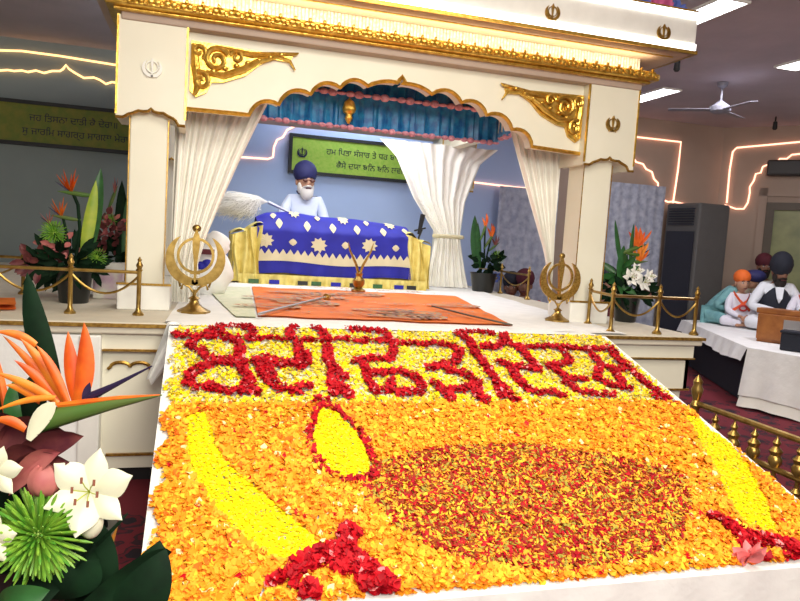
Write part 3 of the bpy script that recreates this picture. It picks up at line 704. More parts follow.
# brass fence by the slope
fc = thing('brass_fence', (0, 0, 0), 'low brass fence with turned spindles along the right side of the flower slope', 'fence')
fx = 3.0; ys = [3.58, 2.0, .8]
for y in ys:
    MB().lathe([(.06, 0), (.06, .03), (.03, .05), (.022, .08), (.022, .66), (.035, .69), (.02, .72), (.032, .76), (.036, .79), (.025, .815), (.03, .84), (.002, .88)], (fx, y, 0), 12).build('post', 'brass', fc)
for z in (.70, .50, .12): MB().tube([(fx, 3.58, z), (fx, .8, z)], .018).build('rail', 'brass', fc)
for i in range(17):
    y = 3.40 - i * .155
    if min(abs(y - k) for k in ys) < .04: continue
    MB().lathe([(.01, .12), (.03, .16), (.012, .2), (.012, .34), (.036, .38), (.018, .41), (.03, .43), (.012, .45), (.012, .50), (.034, .53), (.037, .555), (.025, .575), (.035, .60), (.012, .625), (.022, .645), (.006, .67), (.006, .7)], (fx, y, 0), 12).build('spindle', 'brass', fc)

# ================================================================== flower slope
BX0, BX1, BY0, BY1, BZ, SL = -.15, 2.72, 2.12, 4.2, 1.02, .30
bz = lambda y: BZ - SL * (BY1 - y)
tb = thing('flower_slope', (0, 0, 0), 'sloping white-covered board in front of the stage bearing the petal picture', 'display board')
def bedcloth():
    mb = MB(); n = 60
    mb.grid(lambda a, b: Vector((BX0 + (BX1 - BX0) * a, BY0 + (BY1 - BY0) * b, bz(BY0 + (BY1 - BY0) * b))), 4, 4)
    mb.grid(lambda a, b: Vector((BX0 + (BX1 - BX0) * a, BY0 - (.015 + .015 * math.sin(a * 60)) * b, bz(BY0) * (1 - b) + .0 * b)), 120, 4)
    for x, sg in ((BX0, -1), (BX1, 1)):
        mb.grid(lambda a, b: Vector((x + sg * (.01 + .012 * math.sin(a * 40)) * b, BY0 + (BY1 - BY0) * a, bz(BY0 + (BY1 - BY0) * a) * (1 - b))), 90, 4)
    mb.box(BX0 + .02, BX1 - .02, BY1 - .03, BY1, 0, bz(BY1) - .01)
    # strip running back on to the stage
    mb.grid(lambda a, b: Vector((BX0 + (BX1 - BX0 - .05) * a, BY1 + .3 * b, BZ + .006 + .01 * math.sin(a * 25) * b * (1 - b) * 2)), 60, 6)
    return mb.build('white_cover', 'sheet', tb)
bedcloth()
tag(MB().tube([at(170, 322, 'y', 4.1) + Vector((-.03, 0, 0)), at(150, 378, 'y', 4.25)], .01).build('cloth_edge', 'sheet', None) if False else MB().grid(lambda a, b: at(168, 322, 'y', 4.2).lerp(at(146, 380, 'y', 4.2), a) + Vector((.16 * b * (1 - a * .75) , .05 * math.sin(b * 6), -.02 * b)), 10, 8).build('cloth_corner', 'sheet'), 'loose corner of white cloth hanging at the left of the flower slope', 'cloth')

def onbed(u, v):
    d = ray(u, v); t = (BZ + .01 - SL * BY1 + SL * 0 - CP[2]) / (d[2] - SL * d[1]); p = CP + t * d; return (p[0], p[1])
def Z(pts, ox, oy, k): return [onbed(ox + x * k, oy + y * k) for x, y in pts]
strokes = []   # (polyline, halfwidth)
def st_(ox, oy, k, w_, *lines):
    for l in lines: strokes.append((Z(l, ox, oy, k), w_))
st_(160, 315, .175, .030, [(60, 120), (130, 132), (200, 140), (330, 132), (400, 150)], [(270, 140), (300, 100), (360, 75), (430, 65), (500, 80), (530, 110), (510, 150)], [(300, 105), (350, 120), (420, 155)],
    [(200, 140), (170, 190), (230, 215), (260, 250), (300, 270), (420, 270)], [(300, 290), (230, 320), (180, 350), (155, 410)], [(270, 425), (330, 440), (400, 450), (470, 450), (555, 455)], [(440, 150), (460, 200), (450, 280), (490, 350), (520, 420)], [(300, 280), (400, 290), (480, 290)], [(470, 450), (500, 400)])
st_(160, 315, .175, .018, [(550, 150), (640, 145), (720, 155), (800, 158)], [(195, 440), (215, 420)])
st_(160, 315, .175, .030, [(545, 275), (600, 260), (700, 290), (790, 290)], [(560, 275), (580, 340), (610, 380), (680, 430), (790, 450)], [(610, 300), (640, 380)])
st_(280, 315, .175, .028, [(60, 100), (110, 60), (200, 80), (245, 115), (275, 155)], [(55, 100), (60, 150)], [(100, 165), (110, 230), (125, 310)], [(150, 230), (150, 290)], [(0, 300), (60, 290), (150, 270)], [(0, 440), (60, 440), (160, 425)])
st_(280, 315, .175, .016, [(60, 150), (150, 155), (240, 162)], [(300, 160), (320, 150), (380, 150), (440, 158), (560, 162), (640, 165), (720, 180), (800, 175)], [(200, 515), (215, 495), (260, 505), (280, 520)], [(200, 510), (185, 540)])
st_(280, 315, .175, .032, [(275, 200), (270, 260), (310, 330), (360, 370)], [(300, 350), (300, 410), (340, 420), (390, 470)], [(310, 460), (340, 420)])
st_(280, 315, .175, .026, [(360, 60), (400, 95), (480, 100), (590, 105)], [(600, 115), (640, 160), (650, 220), (630, 265), (540, 260), (430, 280)], [(430, 160), (560, 160), (620, 160)], [(450, 275), (490, 320), (510, 400), (540, 450)], [(540, 450), (640, 440), (720, 455), (800, 460)], [(500, 340), (580, 350), (640, 335)], [(640, 390), (620, 430)], [(690, 340), (760, 360), (800, 390), (810, 430)])
st_(400, 320, .175, .026, [(0, 310), (60, 330), (110, 370), (130, 405), (80, 430), (0, 435)], [(140, 155), (200, 145), (300, 160), (340, 190)])
st_(400, 320, .175, .016, [(0, 150), (60, 145), (140, 155)])
st_(400, 320, .175, .032, [(340, 190), (320, 250), (240, 270), (170, 290)], [(280, 300), (340, 310), (400, 335), (440, 370), (440, 440), (490, 475)], [(200, 380), (250, 420), (350, 410), (420, 390)], [(250, 420), (290, 465)])
st_(400, 320, .175, .030, [(330, 90), (400, 75), (460, 75), (520, 90)], [(350, 95), (400, 140), (430, 200), (470, 250), (500, 290), (540, 350), (580, 400), (620, 440), (660, 475)], [(590, 100), (600, 130), (560, 165), (480, 165)], [(600, 130), (700, 190), (740, 240), (790, 290)], [(570, 250), (640, 280), (720, 285), (790, 300)], [(640, 300), (680, 360), (740, 410)], [(560, 380), (590, 450)])
st_(400, 320, .175, .020, [(640, 150), (700, 165), (800, 168)])
st_(530, 325, .1875, .026, [(0, 130), (80, 125), (160, 130), (300, 140), (430, 135)], [(0, 200), (50, 245)], [(10, 365), (60, 375), (120, 375), (180, 388)], [(170, 140), (200, 180), (215, 210), (150, 225), (100, 230), (160, 265), (200, 300), (290, 300)], [(190, 320), (270, 365), (340, 380), (440, 385)],
    [(300, 145), (350, 190), (380, 230), (440, 245), (500, 250)], [(370, 240), (350, 290), (420, 330), (530, 350)], [(500, 330), (450, 260)], [(430, 135), (480, 200), (540, 250), (600, 310), (680, 370), (775, 430)], [(660, 390), (720, 425)], [(430, 150), (490, 220)])
flame = Z([(500, 310), (560, 330), (620, 390), (650, 440), (670, 520), (600, 545), (520, 510), (480, 450), (470, 400), (485, 350)], 150, 300, .3375)
fl_out = [(flame + flame[:1], .016)]
lband = [onbed(*p) for p in [(187, 416), (206, 412), (213, 430), (217, 448), (232, 468), (262, 493), (294, 520), (318, 540), (326, 550), (306, 566), (274, 560), (240, 536), (212, 506), (196, 482), (186, 455)]]
rband = [onbed(*p) for p in [(686, 416), (708, 420), (728, 440), (750, 468), (768, 505), (780, 536), (744, 524), (728, 500), (714, 468), (698, 440)]]
bowl = [onbed(*p) for p in [(362, 490), (374, 466), (400, 455), (450, 447), (520, 445), (590, 453), (650, 464), (686, 478), (692, 510), (682, 538), (655, 558), (600, 570), (530, 573), (470, 564), (425, 548), (392, 524), (372, 505)]]
red2 = []
def r2(ox, oy, k, w_, *ls):
    for l in ls: red2.append((Z(l, ox, oy, k), w_))
r2(130, 440, .3375, .034, [(650, 290), (620, 330), (560, 360), (500, 385)], [(560, 360), (650, 385), (720, 405), (760, 440), (760, 520)], [(530, 460), (545, 500), (540, 560)], [(640, 340), (700, 390)], [(700, 420), (730, 470)])
r2(130, 440, .3375, .014, [(650, 270), (680, 290)], [(500, 385), (420, 435)], [(480, 400), (490, 440)])
r2(560, 440, .3, .030, [(560, 290), (620, 340), (700, 350), (780, 365)], [(620, 350), (640, 390), (700, 420)], [(780, 370), (800, 400), (760, 420), (690, 425)])
r2(560, 440, .3, .014, [(505, 268), (560, 285)], [(590, 420), (570, 440)])

def seg_dist(P, a, b):
    a = np.array(a); b = np.array(b); d = b - a; t = np.clip(((P - a) @ d) / (d @ d + 1e-12), 0, 1); return np.linalg.norm(P - (a + t[:, None] * d), axis=1)
def near(P, sl, extra=0):
    o = np.zeros(len(P), bool)
    for l, w_ in sl:
        for a, b in zip(l[:-1], l[1:]): o |= seg_dist(P, a, b) < w_ + extra
    return o
def inpoly(P, poly):
    o = np.zeros(len(P), bool); n = len(poly)
    for i in range(n):
        (x1, y1), (x2, y2) = poly[i], poly[(i + 1) % n]
        c = ((y1 > P[:, 1]) != (y2 > P[:, 1])); xi = x1 + (P[:, 1] - y1) * (x2 - x1) / (y2 - y1 + 1e-12); o ^= c & (P[:, 0] < xi)
    return o
yt = np.mean([onbed(250, 402)[1], onbed(500, 406)[1]])
def petals(name, P, L, Wd, mats, wts, z0, zr, label, tilt=.5, curl=.25):
    n = len(P); th = rng.uniform(0, 2 * PI, n); L = rng.uniform(*L, n); Wd = L * rng.uniform(*Wd, n)
    d = np.stack([np.cos(th), np.sin(th), rng.uniform(-tilt, tilt, n)], 1); s = np.stack([-np.sin(th), np.cos(th), rng.uniform(-tilt, tilt, n)], 1)
    d[:, 2] += SL * d[:, 1]; s[:, 2] += SL * s[:, 1]
    c = np.stack([P[:, 0], P[:, 1], BZ - SL * (BY1 - P[:, 1]) + z0 + rng.uniform(0, zr, n)], 1)
    up = np.array([0, 0, 1.]); lift = (curl * L)[:, None] * up
    h = (L / 2)[:, None]; w2 = (Wd / 2)[:, None]
    V = np.stack([c - d * h + lift * .6, c - d * h * .3 - s * w2 + lift * .1, c - d * h * .3 + s * w2 + lift * .3, c + d * h * .45 - s * w2 * .8 + lift * .1, c + d * h * .45 + s * w2 * .8 + lift * .2, c + d * h + lift * .8], 1).reshape(-1, 3)
    k = np.arange(n)[:, None] * 6
    q4 = (k + np.array([[1, 3, 4, 2]])); t1 = k + np.array([[0, 1, 2]]); t2 = k + np.array([[5, 4, 3]])
    loops = np.concatenate([q4, t1, t2], 1).reshape(-1)
    me = bpy.data.meshes.new(name); me.vertices.add(len(V)); me.vertices.foreach_set('co', V.reshape(-1).astype(np.float32))
    me.loops.add(len(loops)); me.loops.foreach_set('vertex_index', loops.astype(np.int32)); me.polygons.add(3 * n)
    tot = np.tile([4, 3, 3], n); stt = np.concatenate([[0], np.cumsum(tot)[:-1]]); me.polygons.foreach_set('loop_start', stt.astype(np.int32)); me.polygons.foreach_set('loop_total', tot.astype(np.int32))
    for k_ in mats: me.materials.append(M[k_])
    mi = np.repeat(rng.choice(len(mats), n, p=np.array(wts) / sum(wts)), 3); me.polygons.foreach_set('material_index', mi.astype(np.int32)); me.update(calc_edges=True); me.validate()
    o = bpy.data.objects.new(name, me); col.objects.link(o); return tag(o, label, 'petals', None, 'stuff')
def samp(n): return np.stack([rng.uniform(BX0 + .01, BX1 - .03, n), rng.uniform(BY0 + .03, BY1 - .02, n)], 1)
P = samp(190000)
# ragged borders
edge = .02 * np.sin(P[:, 1] * 23) + rng.uniform(0, .04, len(P)); P = P[(P[:, 0] > BX0 + .02 + edge) & (P[:, 0] < BX1 - .03 - edge * .5)]
isred = near(P, strokes, -.003); inflame = inpoly(P, flame); outl = near(P, fl_out); lb = inpoly(P, lband); rb = inpoly(P, rband); bo = inpoly(P, bowl); rr = near(P, red2)
jit = rng.normal(0, .012, len(P)); text = P[:, 1] + jit > yt
def take(mask, n): i = np.nonzero(mask)[0]; return P[i[:n]]
rt = rr & ~text
petals('red_petals', take(isred & text, 11500), (.015, .030), (.6, 1), ['p_red', 'p_red2', 'p_pink'], [6, 3, .25], .016, .022, 'deep red petals forming the large lettering at the top of the slope', .6, .35)
petals('yellow_petals', take(text & ~near(P, strokes, -.004), 15000), (.014, .032), (.35, .8), ['p_yellow2', 'p_pale', 'p_yellow', 'p_olive'], [5, 2.0, 4, .9], .002, .014, 'loose yellow petals filling the background of the red lettering', .5)
fm = ~text & inflame & ~outl
petals('flame_petals', take(fm, 5200), (.010, .020), (.5, .9), ['p_yellow', 'p_yellow2'], [9, 1], .004, .012, 'bright yellow petals forming the leaf-shaped lamp flame', .25, .1)
petals('flame_outline_petals', take(~text & outl & ~isred, 420), (.02, .034), (.5, .9), ['p_red', 'p_red2'], [3, 2], .012, .015, 'dark red petals outlining the yellow flame', .5)
petals('yellow_band_petals', take(lb & ~rt, 11000), (.010, .020), (.5, .9), ['p_yellow', 'p_yellow2'], [9, 1], .004, .012, 'bright yellow petals forming the curved band on the left', .25, .1)
petals('yellow_band_petals', take(rb & ~rt, 6000), (.010, .020), (.5, .9), ['p_yellow', 'p_yellow2'], [9, 1], .004, .012, 'bright yellow petals forming the curved band on the right', .25, .1)
bm_ = bo & ~text
petals('lamp_bowl_petals', take(bm_, 30000), (.016, .036), (.25, .5), ['p_red', 'p_red2', 'p_orange2', 'p_gold', 'p_olive', 'p_yellow2', 'p_brown'], [2.4, 3.2, 3.3, 1.3, 1.9, .35, 3.6], .004, .018, 'chopped red and orange petals forming the oval lamp bowl', .5, .1)
petals('red_scroll_petals', take(rt & (P[:, 0] < 1.3), 1100), (.022, .042), (.6, 1), ['p_red', 'p_red2', 'p_pink'], [6, 3, .4], .014, .02, 'red petals forming the scroll at the foot of the left band', .6, .35)
petals('red_scroll_petals', take(rt & (P[:, 0] >= 1.3), 900), (.022, .042), (.6, 1), ['p_red', 'p_red2', 'p_pink'], [6, 3, .6], .014, .02, 'red petals forming the scroll at the foot of the right band', .6, .35)
og = ~text & ~inflame & ~lb & ~rb & ~bo & ~rt
petals('orange_petals', take(og, 34000), (.016, .035), (.55, 1), ['p_orange2', 'p_orange', 'p_gold', 'p_deep', 'p_red', 'p_pale'], [7, 6.5, 3.2, 1.6, .25, .35], .002, .02, 'orange marigold petals covering the ground of the slope', .5, .3)
# pink petal lump lower right
pp = onbed(748, 562); mb = MB()
for i in range(14): a = i * 2.4; mb.blade((pp[0], pp[1], bz(pp[1]) + .015), (pp[0] + .07 * math.cos(a), pp[1] + .05 * math.sin(a), bz(pp[1]) + .04 + .02 * (i % 3)), .05, n=4)
tag(mb.build('pink_flower', 'p_pink'), 'crumpled pink flower lying at the lower right of the slope', 'flower')

# ================================================================== PLATFORM for the musicians
ZP = .66
pf = thing('musicians_platform', (0, 0, 0), 'low platform draped in white cloth carrying the seated musicians', 'platform')
PA, PB, PC = Vector((7.02, 8.85, 0)), Vector((5.80, 6.20, 0)), Vector((6.35, 4.2, 0)); PD, PE = Vector((9.2, 4.2, 0)), Vector((9.2, 8.85, 0))
out = [PA, PB, PC, PD, PE]
cen = Vector((7.4, 6.2, 0))
inn = [cen + (p - cen) * .95 for p in out]
MB().prism([p + Vector((0, 0, .02)) for p in inn], (0, 0, ZP - .05)).build('box', 'black_cloth', pf, smooth=False)
mb = MB(); mb.prism([p + Vector((0, 0, ZP - .03)) for p in out], (0, 0, .03)); mb.build('white_top_cloth', 'sheet', pf, smooth=False, bevel=.01)
def drop(a, b, z0, z1, amp, name, mk, n=70, flare=.06):
    d = b - a; nn = Vector((d.y, -d.x, 0)).normalized(); nn = nn if (a - cen).dot(nn) > 0 else -nn; L = d.length
    def g(s, t): p = a + d * s; return Vector((p.x, p.y, z0 + (z1 - z0) * t + .015 * math.sin(s * L * 5) * t)) + nn * (.01 + flare * t + amp * t * math.sin(s * L * 17 + math.sin(s * 9)))
    MB().grid(g, n, 8).build(name, mk, pf)
drop(PA, PB, ZP, ZP - .17, .012, 'hanging_cloth', 'sheet'); drop(PB, PC, ZP, .14, .018, 'hanging_cloth', 'sheet', flare=.09)
drop(PB, PC, .3, .02, .02, 'skirt', 'curtain', 110, .10)

# ------------------------------------------------------------------ people
def turban(mb, c, r, tall=1.0, mi=0):
    c = Vector(c)
    def g(a, b):
        th = 2 * PI * a; ph = PI * b; x, y, z = math.cos(th) * math.sin(ph), math.sin(th) * math.sin(ph), -math.cos(ph)
        fold = 1 + .022 * math.sin(26 * (z + .55 * abs(x) * (1 if y < 0 else .2)))
        pk = 1 + .07 * max(0, -y) * max(0, z)
        return c + Vector((x * r[0] * (1 - .12 * max(0, z) ** 2), y * r[1], z * r[2] * tall * pk)) * fold + Vector((0, 0, 0)) if False else c + Vector((x * r[0] * fold, y * r[1] * fold, z * r[2] * tall * pk))
    mb.grid(g, 28, 20, mi)
def headmesh(c, s=1, yaw=0, pitch=0, glasses=None):
    mb = MB(); R = Matrix.Rotation(yaw, 3, 'Z') @ Matrix.Rotation(pitch, 3, 'X'); c = Vector(c)
    T = lambda p: c + R @ (Vector(p) * s)
    def g(a, b):
        th = 2 * PI * a; ph = PI * b; x, y, z = math.cos(th) * math.sin(ph), math.sin(th) * math.sin(ph), -math.cos(ph)
        wx = .078 * (1 - .22 * max(0, -z) ** 1.5); k = 1 + .06 * max(0, -z) * max(0, -y)
        p = Vector((x * wx, y * .096 * k, z * .118))
        if y < 0:
            f = -y
            p.y -= .026 * math.exp(-(x / .16) ** 2 - ((z + .12) / .16) ** 2) * f + .010 * math.exp(-(x / .35) ** 2 - ((z + .52) / .14) ** 2) + .006 * math.exp(-((z - .25) / .1) ** 2) * f
            p.y += .012 * (math.exp(-((abs(x) - .38) / .16) ** 2 - ((z - .08) / .12) ** 2))
        return T(p)
    mb.grid(g, 30, 24)
    for sg in (-1, 1):
        mb.ell(T((sg * .079, .012, -.005)), (.012 * s, .022 * s, .032 * s), 8, 6)
        mb.ell(T((sg * .031, -.082, .010)), (.014 * s, .008 * s, .008 * s), 8, 6, 1); mb.ell(T((sg * .031, -.0885, .010)), (.007 * s, .004 * s, .007 * s), 6, 5, 2)
        mb.tube([T((sg * .014, -.092, .032)), T((sg * .032, -.096, .037)), T((sg * .05, -.085, .031))], .0045 * s, 5, 2)
    mb.tube([T((-.025, -.098, -.062)), T((0, -.104, -.060)), T((.025, -.098, -.062))], .006 * s, 6, 3)
    return mb, T
def hand(mb, w, d, up, s=1, curl=.5, sg=1):  # w wrist, d pointing direction, up back-of-hand normal
    w, d, up = Vector(w), Vector(d).normalized(), Vector(up); sd_ = d.cross(up).normalized(); up = sd_.cross(d).normalized()
    mb.tube([w - d * .02 * s, w + d * .03 * s, w + d * .085 * s], [.022 * s, .033 * s, .034 * s], 8)
    for k, (off_, ln) in enumerate([(-.026, .062), (-.009, .074), (.009, .070), (.025, .054)]):
        b = w + d * .085 * s + sd_ * off_ * s; m1 = b + (d * .9 - up * curl * .5) * ln * .5 * s; e = m1 + (d * .7 - up * curl) * ln * .5 * s
        mb.tube([b - d * .02 * s, b, m1, e], [.009 * s, .009 * s, .008 * s, .0065 * s], 6)
    b = w + d * .03 * s + sd_ * sg * .026 * s; mb.tube([b, b + (sd_ * sg * .7 + d * .7) * .035 * s, b + (sd_ * sg * .5 + d - up * .3) * .06 * s], [.012 * s, .010 * s, .007 * s], 6)
def person(loc, rz, s, label, skn, top, bottom, tcol, tsize=(.108, .130, .112), ttall=1.0, beard=None, vest=None, hands=None, lean=0., yaw=0., pitch=0., kneel=False, glasses=False, sash=None, headk=1.0):
    t = thing('person', loc, label, 'person', rz=rz, s=s)
    hands = hands or [((-.26, -.10, .30), (-.10, -.30, .22)), ((.26, -.10, .30), (.10, -.30, .22))]
    ly = lambda z: -lean * (z - .13)
    sh = .555; hd = Vector((0, -.03 + ly(.76) * 1.1, .765 - .1 * lean))
    V = [(0, 0, .13), (0, ly(.3), .30), (0, ly(.46), .46), (0, ly(.6), .60), (0, ly(.68), .69)]; E_ = [(0, 1), (1, 2), (2, 3), (3, 4)]; Rr = [.125, .12, .13, .052, .05]
    Vc = [(0, 0, .12), (0, ly(.3), .28), (0, ly(.46), .45), (0, ly(.57), .565)]; Ec = [(0, 1), (1, 2), (2, 3)]; Rc = [.15, .135, .13, .07] if vest else [.175, .165, .165, .085]
    for sg, (el, wr) in zip((-1, 1), hands):
        n = len(V); V += [(sg * .16, ly(sh), sh), el, wr]; E_ += [(2, n), (n, n + 1), (n + 1, n + 2)]; Rr += [.05, .04, .026]
        n = len(Vc); w2 = Vector(el).lerp(Vector(wr), .88); Vc += [(sg * .165, ly(sh), sh - .005), el, w2]; Ec += [(2, n), (n, n + 1), (n + 1, n + 2)]; Rc += [.075, .062, .042]
    for sg in (-1, 1):
        n = len(V); V += [(sg * .10, -.02, .11), (sg * .33, -.24, .10), (sg * -.06, -.34, .055), (sg * -.14, -.36, .045)]; E_ += [(0, n), (n, n + 1), (n + 1, n + 2), (n + 2, n + 3)]; Rr += [.085, .06, .034, .03]
    b = skin('body', V, E_, Rr, skn, t)
    mb, T = headmesh(hd, headk, yaw, pitch)
    for sg, (el, wr) in zip((-1, 1), hands):
        d = (Vector(wr) - Vector(el)).normalized(); d = (d + Vector((0, -.3, -.2))).normalized(); hand(mb, wr, d, (0, -.2, 1), 1, .6, -sg)
    join_into(b, mb, [skn, 'lily_white', 'black_cloth', 'protea'])
    skin('top_garment', Vc, Ec, Rc, top, t)
    Vl = [(0, 0, .12)]; El = []; Rl = [.16]
    for sg in (-1, 1):
        n = len(Vl); Vl += [(sg * .12, -.04, .115), (sg * .34, -.25, .105), (sg * .02, -.33, .07)]; El += [(0, n), (n, n + 1), (n + 1, n + 2)]; Rl += [.11, .085, .055]
    skin('trousers', Vl, El, Rl, bottom, t)
    tb_ = MB(); k = headk
    turban(tb_, T((0, .014, .085)), tuple(x * k for x in tsize), ttall); tb_.build('turban', tcol, t)
    if beard:
        bb = MB(); q_ = T((0, -.055, -.095))
        bb.ell(q_, (.062 * k, .05 * k, .075 * k), 14, 10); bb.ell(T((-.055, -.02, -.055)), (.025 * k, .05 * k, .055 * k)); bb.ell(T((.055, -.02, -.055)), (.025 * k, .05 * k, .055 * k)); bb.tube([T((-.045, -.085, -.052)), T((-.015, -.106, -.043)), T((.015, -.106, -.043)), T((.045, -.085, -.052))], [.006, .012, .012, .006], 6)
        bb.build('beard', beard, t)
    if vest:
        Vv = [(0, 0.005, .14), (0, ly(.3) + .005, .29), (0, ly(.46) + .005, .455), (-.13, ly(.53), .53), (.13, ly(.53), .53)]
        vo = skin('vest', Vv, [(0, 1), (1, 2), (2, 3), (2, 4)], [.22, .215, .225, .135, .135], vest, t)
        MB().prism([Vector((x, ly(z) - .215 + .08 * max(0, z - .47) / .1, z)) for x, z in ((-.05, .56), (.05, .56), (.03, .42), (.0, .36), (-.03, .42))], (0, .03, 0)).build('shirt_front', top, t, smooth=False)
    if glasses:
        gm = MB()
        for sg in (-1, 1): gm.ell(T((sg * .034, -.104, .008)), (.028, .006, .019), 10, 8); gm.tube([T((sg * .06, -.10, .012)), T((sg * .084, -.02, .012))], .003, 5)
        gm.tube([T((-.01, -.106, .012)), T((.01, -.106, .012))], .003, 5); gm.build('sunglasses', 'glasses', t)
        cm = MB()
        for sg in (-1, 1): cm.blade((sg * .02, -.085, .60), (sg * .10, -.03, .655), .05, side=(0, .2, 1), n=4)
        cm.build('collar', 'navy', t)
    if sash:
        for sg in (-1, 1):
            pts = [Vector((sg * .13, -.05, .605)), Vector((sg * .11, -.15, .55)), Vector((sg * .05, -.215, .46)), Vector((-sg * .04, -.22, .38)), Vector((-sg * .13, -.17, .30)), Vector((-sg * .19, -.06, .24))]
            m_ = MB(); vs = []
            for p in pts: vs += [p + Vector((0, 0, .028)), p - Vector((0, 0, .028))]
            m_.add(vs, [(2 * i, 2 * i + 2, 2 * i + 3, 2 * i + 1) for i in range(len(pts) - 1)]); m_.add([v + Vector((0, .012, 0)) for v in vs], [(2 * i, 2 * i + 2, 2 * i + 3, 2 * i + 1) for i in range(len(pts) - 1)])
            m_.build('crossed_sash', sash, t)
        m_ = MB(); m_.tube([Vector((.06 * math.cos(a), -.235, .34 + .045 * math.sin(a))) for a in [i * PI / 6 for i in range(13)]], .017, 6); m_.build('sash_knot', 'red_cloth', t)
    return t
def sc_for(base, vtop, u, h=.985):          # scale so that the figure's top comes at vtop
    d = (RC @ (np.array(base) - CP))[2]
    lo, hi = .3, 2.
    for _ in range(30):
        s = (lo + hi) / 2; c = RC @ (np.array([base[0], base[1], base[2] + h * s]) - CP); v = 300.5 + FP * c[1] / c[2]
        if v < vtop: hi = s
        else: lo = s
    return s
# old man behind the throne
seat = thing('cushioned_seat', (1.22, 8.95, ZS), 'white cushioned seat hidden behind the blue throne', 'seat')
MB().box(-.5, .5, -.4, .38, 0, .28).build('base', 'white_paint', seat, smooth=False, bevel=.02); MB().box(-.48, .48, -.38, .36, .28, .37).build('cushion', 'sheet', seat, bevel=.04)
pb = (1.26, 8.95, ZS + .38); s_ = sc_for(pb, 162, 305)
person(pb, -.12, s_, 'bearded person in navy turban and pale shirt sitting behind the blue throne', 'skin', 'shirt_pale', 'sheet', 'navy', beard='beard_white', glasses=True,
       hands=[((-.24, -.16, .36), (-.15, -.38, .37)), ((.24, -.10, .34), (.12, -.30, .30))], lean=.1, yaw=.3, headk=1.22)
# whisk
wk = thing('fly_whisk', (0, 0, 0), 'fluffy white hair whisk waved behind the left end of the throne', 'whisk')
wy = 8.3; hp = at(284, 211, 'y', wy); w0 = at(268, 202, 'y', wy)
MB().tube([hp + Vector((.06, 0, -.01)), w0], [.016, .02]).build('handle', 'steel', wk)
mb = MB(); wc = at(247, 207, 'y', wy); wl = at(226, 203, 'y', wy)
for i in range(1500):
    d = Vector(rng.normal(0, 1, 3)).normalized(); cc = wc.lerp(wl, rng.uniform(-.1, 1.1)); e = cc + Vector((d.x * .17, d.y * .17, d.z * .13)) * rng.uniform(.55, 1.15)
    mid = w0.lerp(cc, .6) + Vector((d.x, d.y, d.z)) * .06 + Vector((0, 0, .05)); cur = e + Vector((-.05, 0, -.03)) + Vector(rng.normal(0, .03, 3))
    mb.tube([w0, mid, e, cur], [.0025, .003, .0025, .001], 3, cap=False)
mb.build('white_hair', 'white_hair', wk)['kind'] = 'stuff'

# musicians' platform people
pb = at(771, 330, 'z', ZP)
person(pb, -.55, sc_for(pb, 253, 770), 'bearded musician person in dark turban, black vest and white sleeves playing the harmonium', 'skin_dark', 'shirt_white', 'shirt_white', 'black_cloth', tsize=(.115, .135, .125), ttall=1.12, headk=1.15, beard='beard_dark', vest='black_cloth',
       hands=[((-.30, -.14, .30), (-.02, -.42, .26)), ((.28, -.14, .32), (.20, -.46, .30))], lean=.15, yaw=.35, pitch=.3)
pb = at(737, 326, 'z', ZP)
person(pb, -.45, sc_for(pb, 271, 731), 'child person in bright orange turban and white robe with crossed orange sash', 'skin', 'kurta', 'kurta', 'turban_orange', tsize=(.105, .12, .10), sash='sash', headk=1.35,
       hands=[((-.22, -.12, .28), (-.04, -.30, .19)), ((.22, -.12, .28), (.04, -.30, .19))], yaw=.2)
pb = Vector((7.30, 8.62, ZP))
person(pb, .75, 1.2 * sc_for(pb, 270, 722), 'person in turquoise shirt and dark turban bending forward behind the orange-turbaned child', 'skin', 'turquoise', 'turquoise', 'navy', tsize=(.15, .16, .10), lean=.75, pitch=.5)
pb = at(757, 322, 'z', ZP)
person(pb, -.4, sc_for(pb, 251, 755), 'person in maroon turban and beige shirt behind the musician', 'skin_dark', 'beige', 'beige', 'maroon', beard='beard_dark')
pb = at(803, 334, 'z', ZP)
person(pb, -.6, sc_for(pb, 272, 800), 'person in orange turban and white robe cut by the right edge', 'skin', 'kurta', 'kurta', 'turban_orange', sash='sash', headk=1.1)
pb = at(793, 318, 'z', ZP)
person(pb, -.6, sc_for(pb, 262, 790), 'person in wine red turban half hidden behind the harmonium player', 'skin_dark', 'black_cloth', 'black_cloth', 'maroon', beard='beard_dark')
# people on the hall floor beyond the stage
for (u, y, vt, lab, tc_, cl) in [(606, 8.7, 262, 'person in dark turban seated beyond the stage, left of the lily arrangement', 'black_cloth', 'maroon'), (512, 9.75, 269, 'person in dark clothes on the floor beyond the far rail', 'black_cloth', 'navy'), (525, 9.6, 266, 'person in dark red clothes on the floor beyond the far rail', 'maroon', 'red_cloth')]:
    x = at(u, 280, 'y', y).x; x = max(x, 3.95); pb = Vector((x, y, .0)); 
    person((x, y, 0), -.5, sc_for(pb, vt, u), lab, 'skin_dark', cl, cl, tc_)
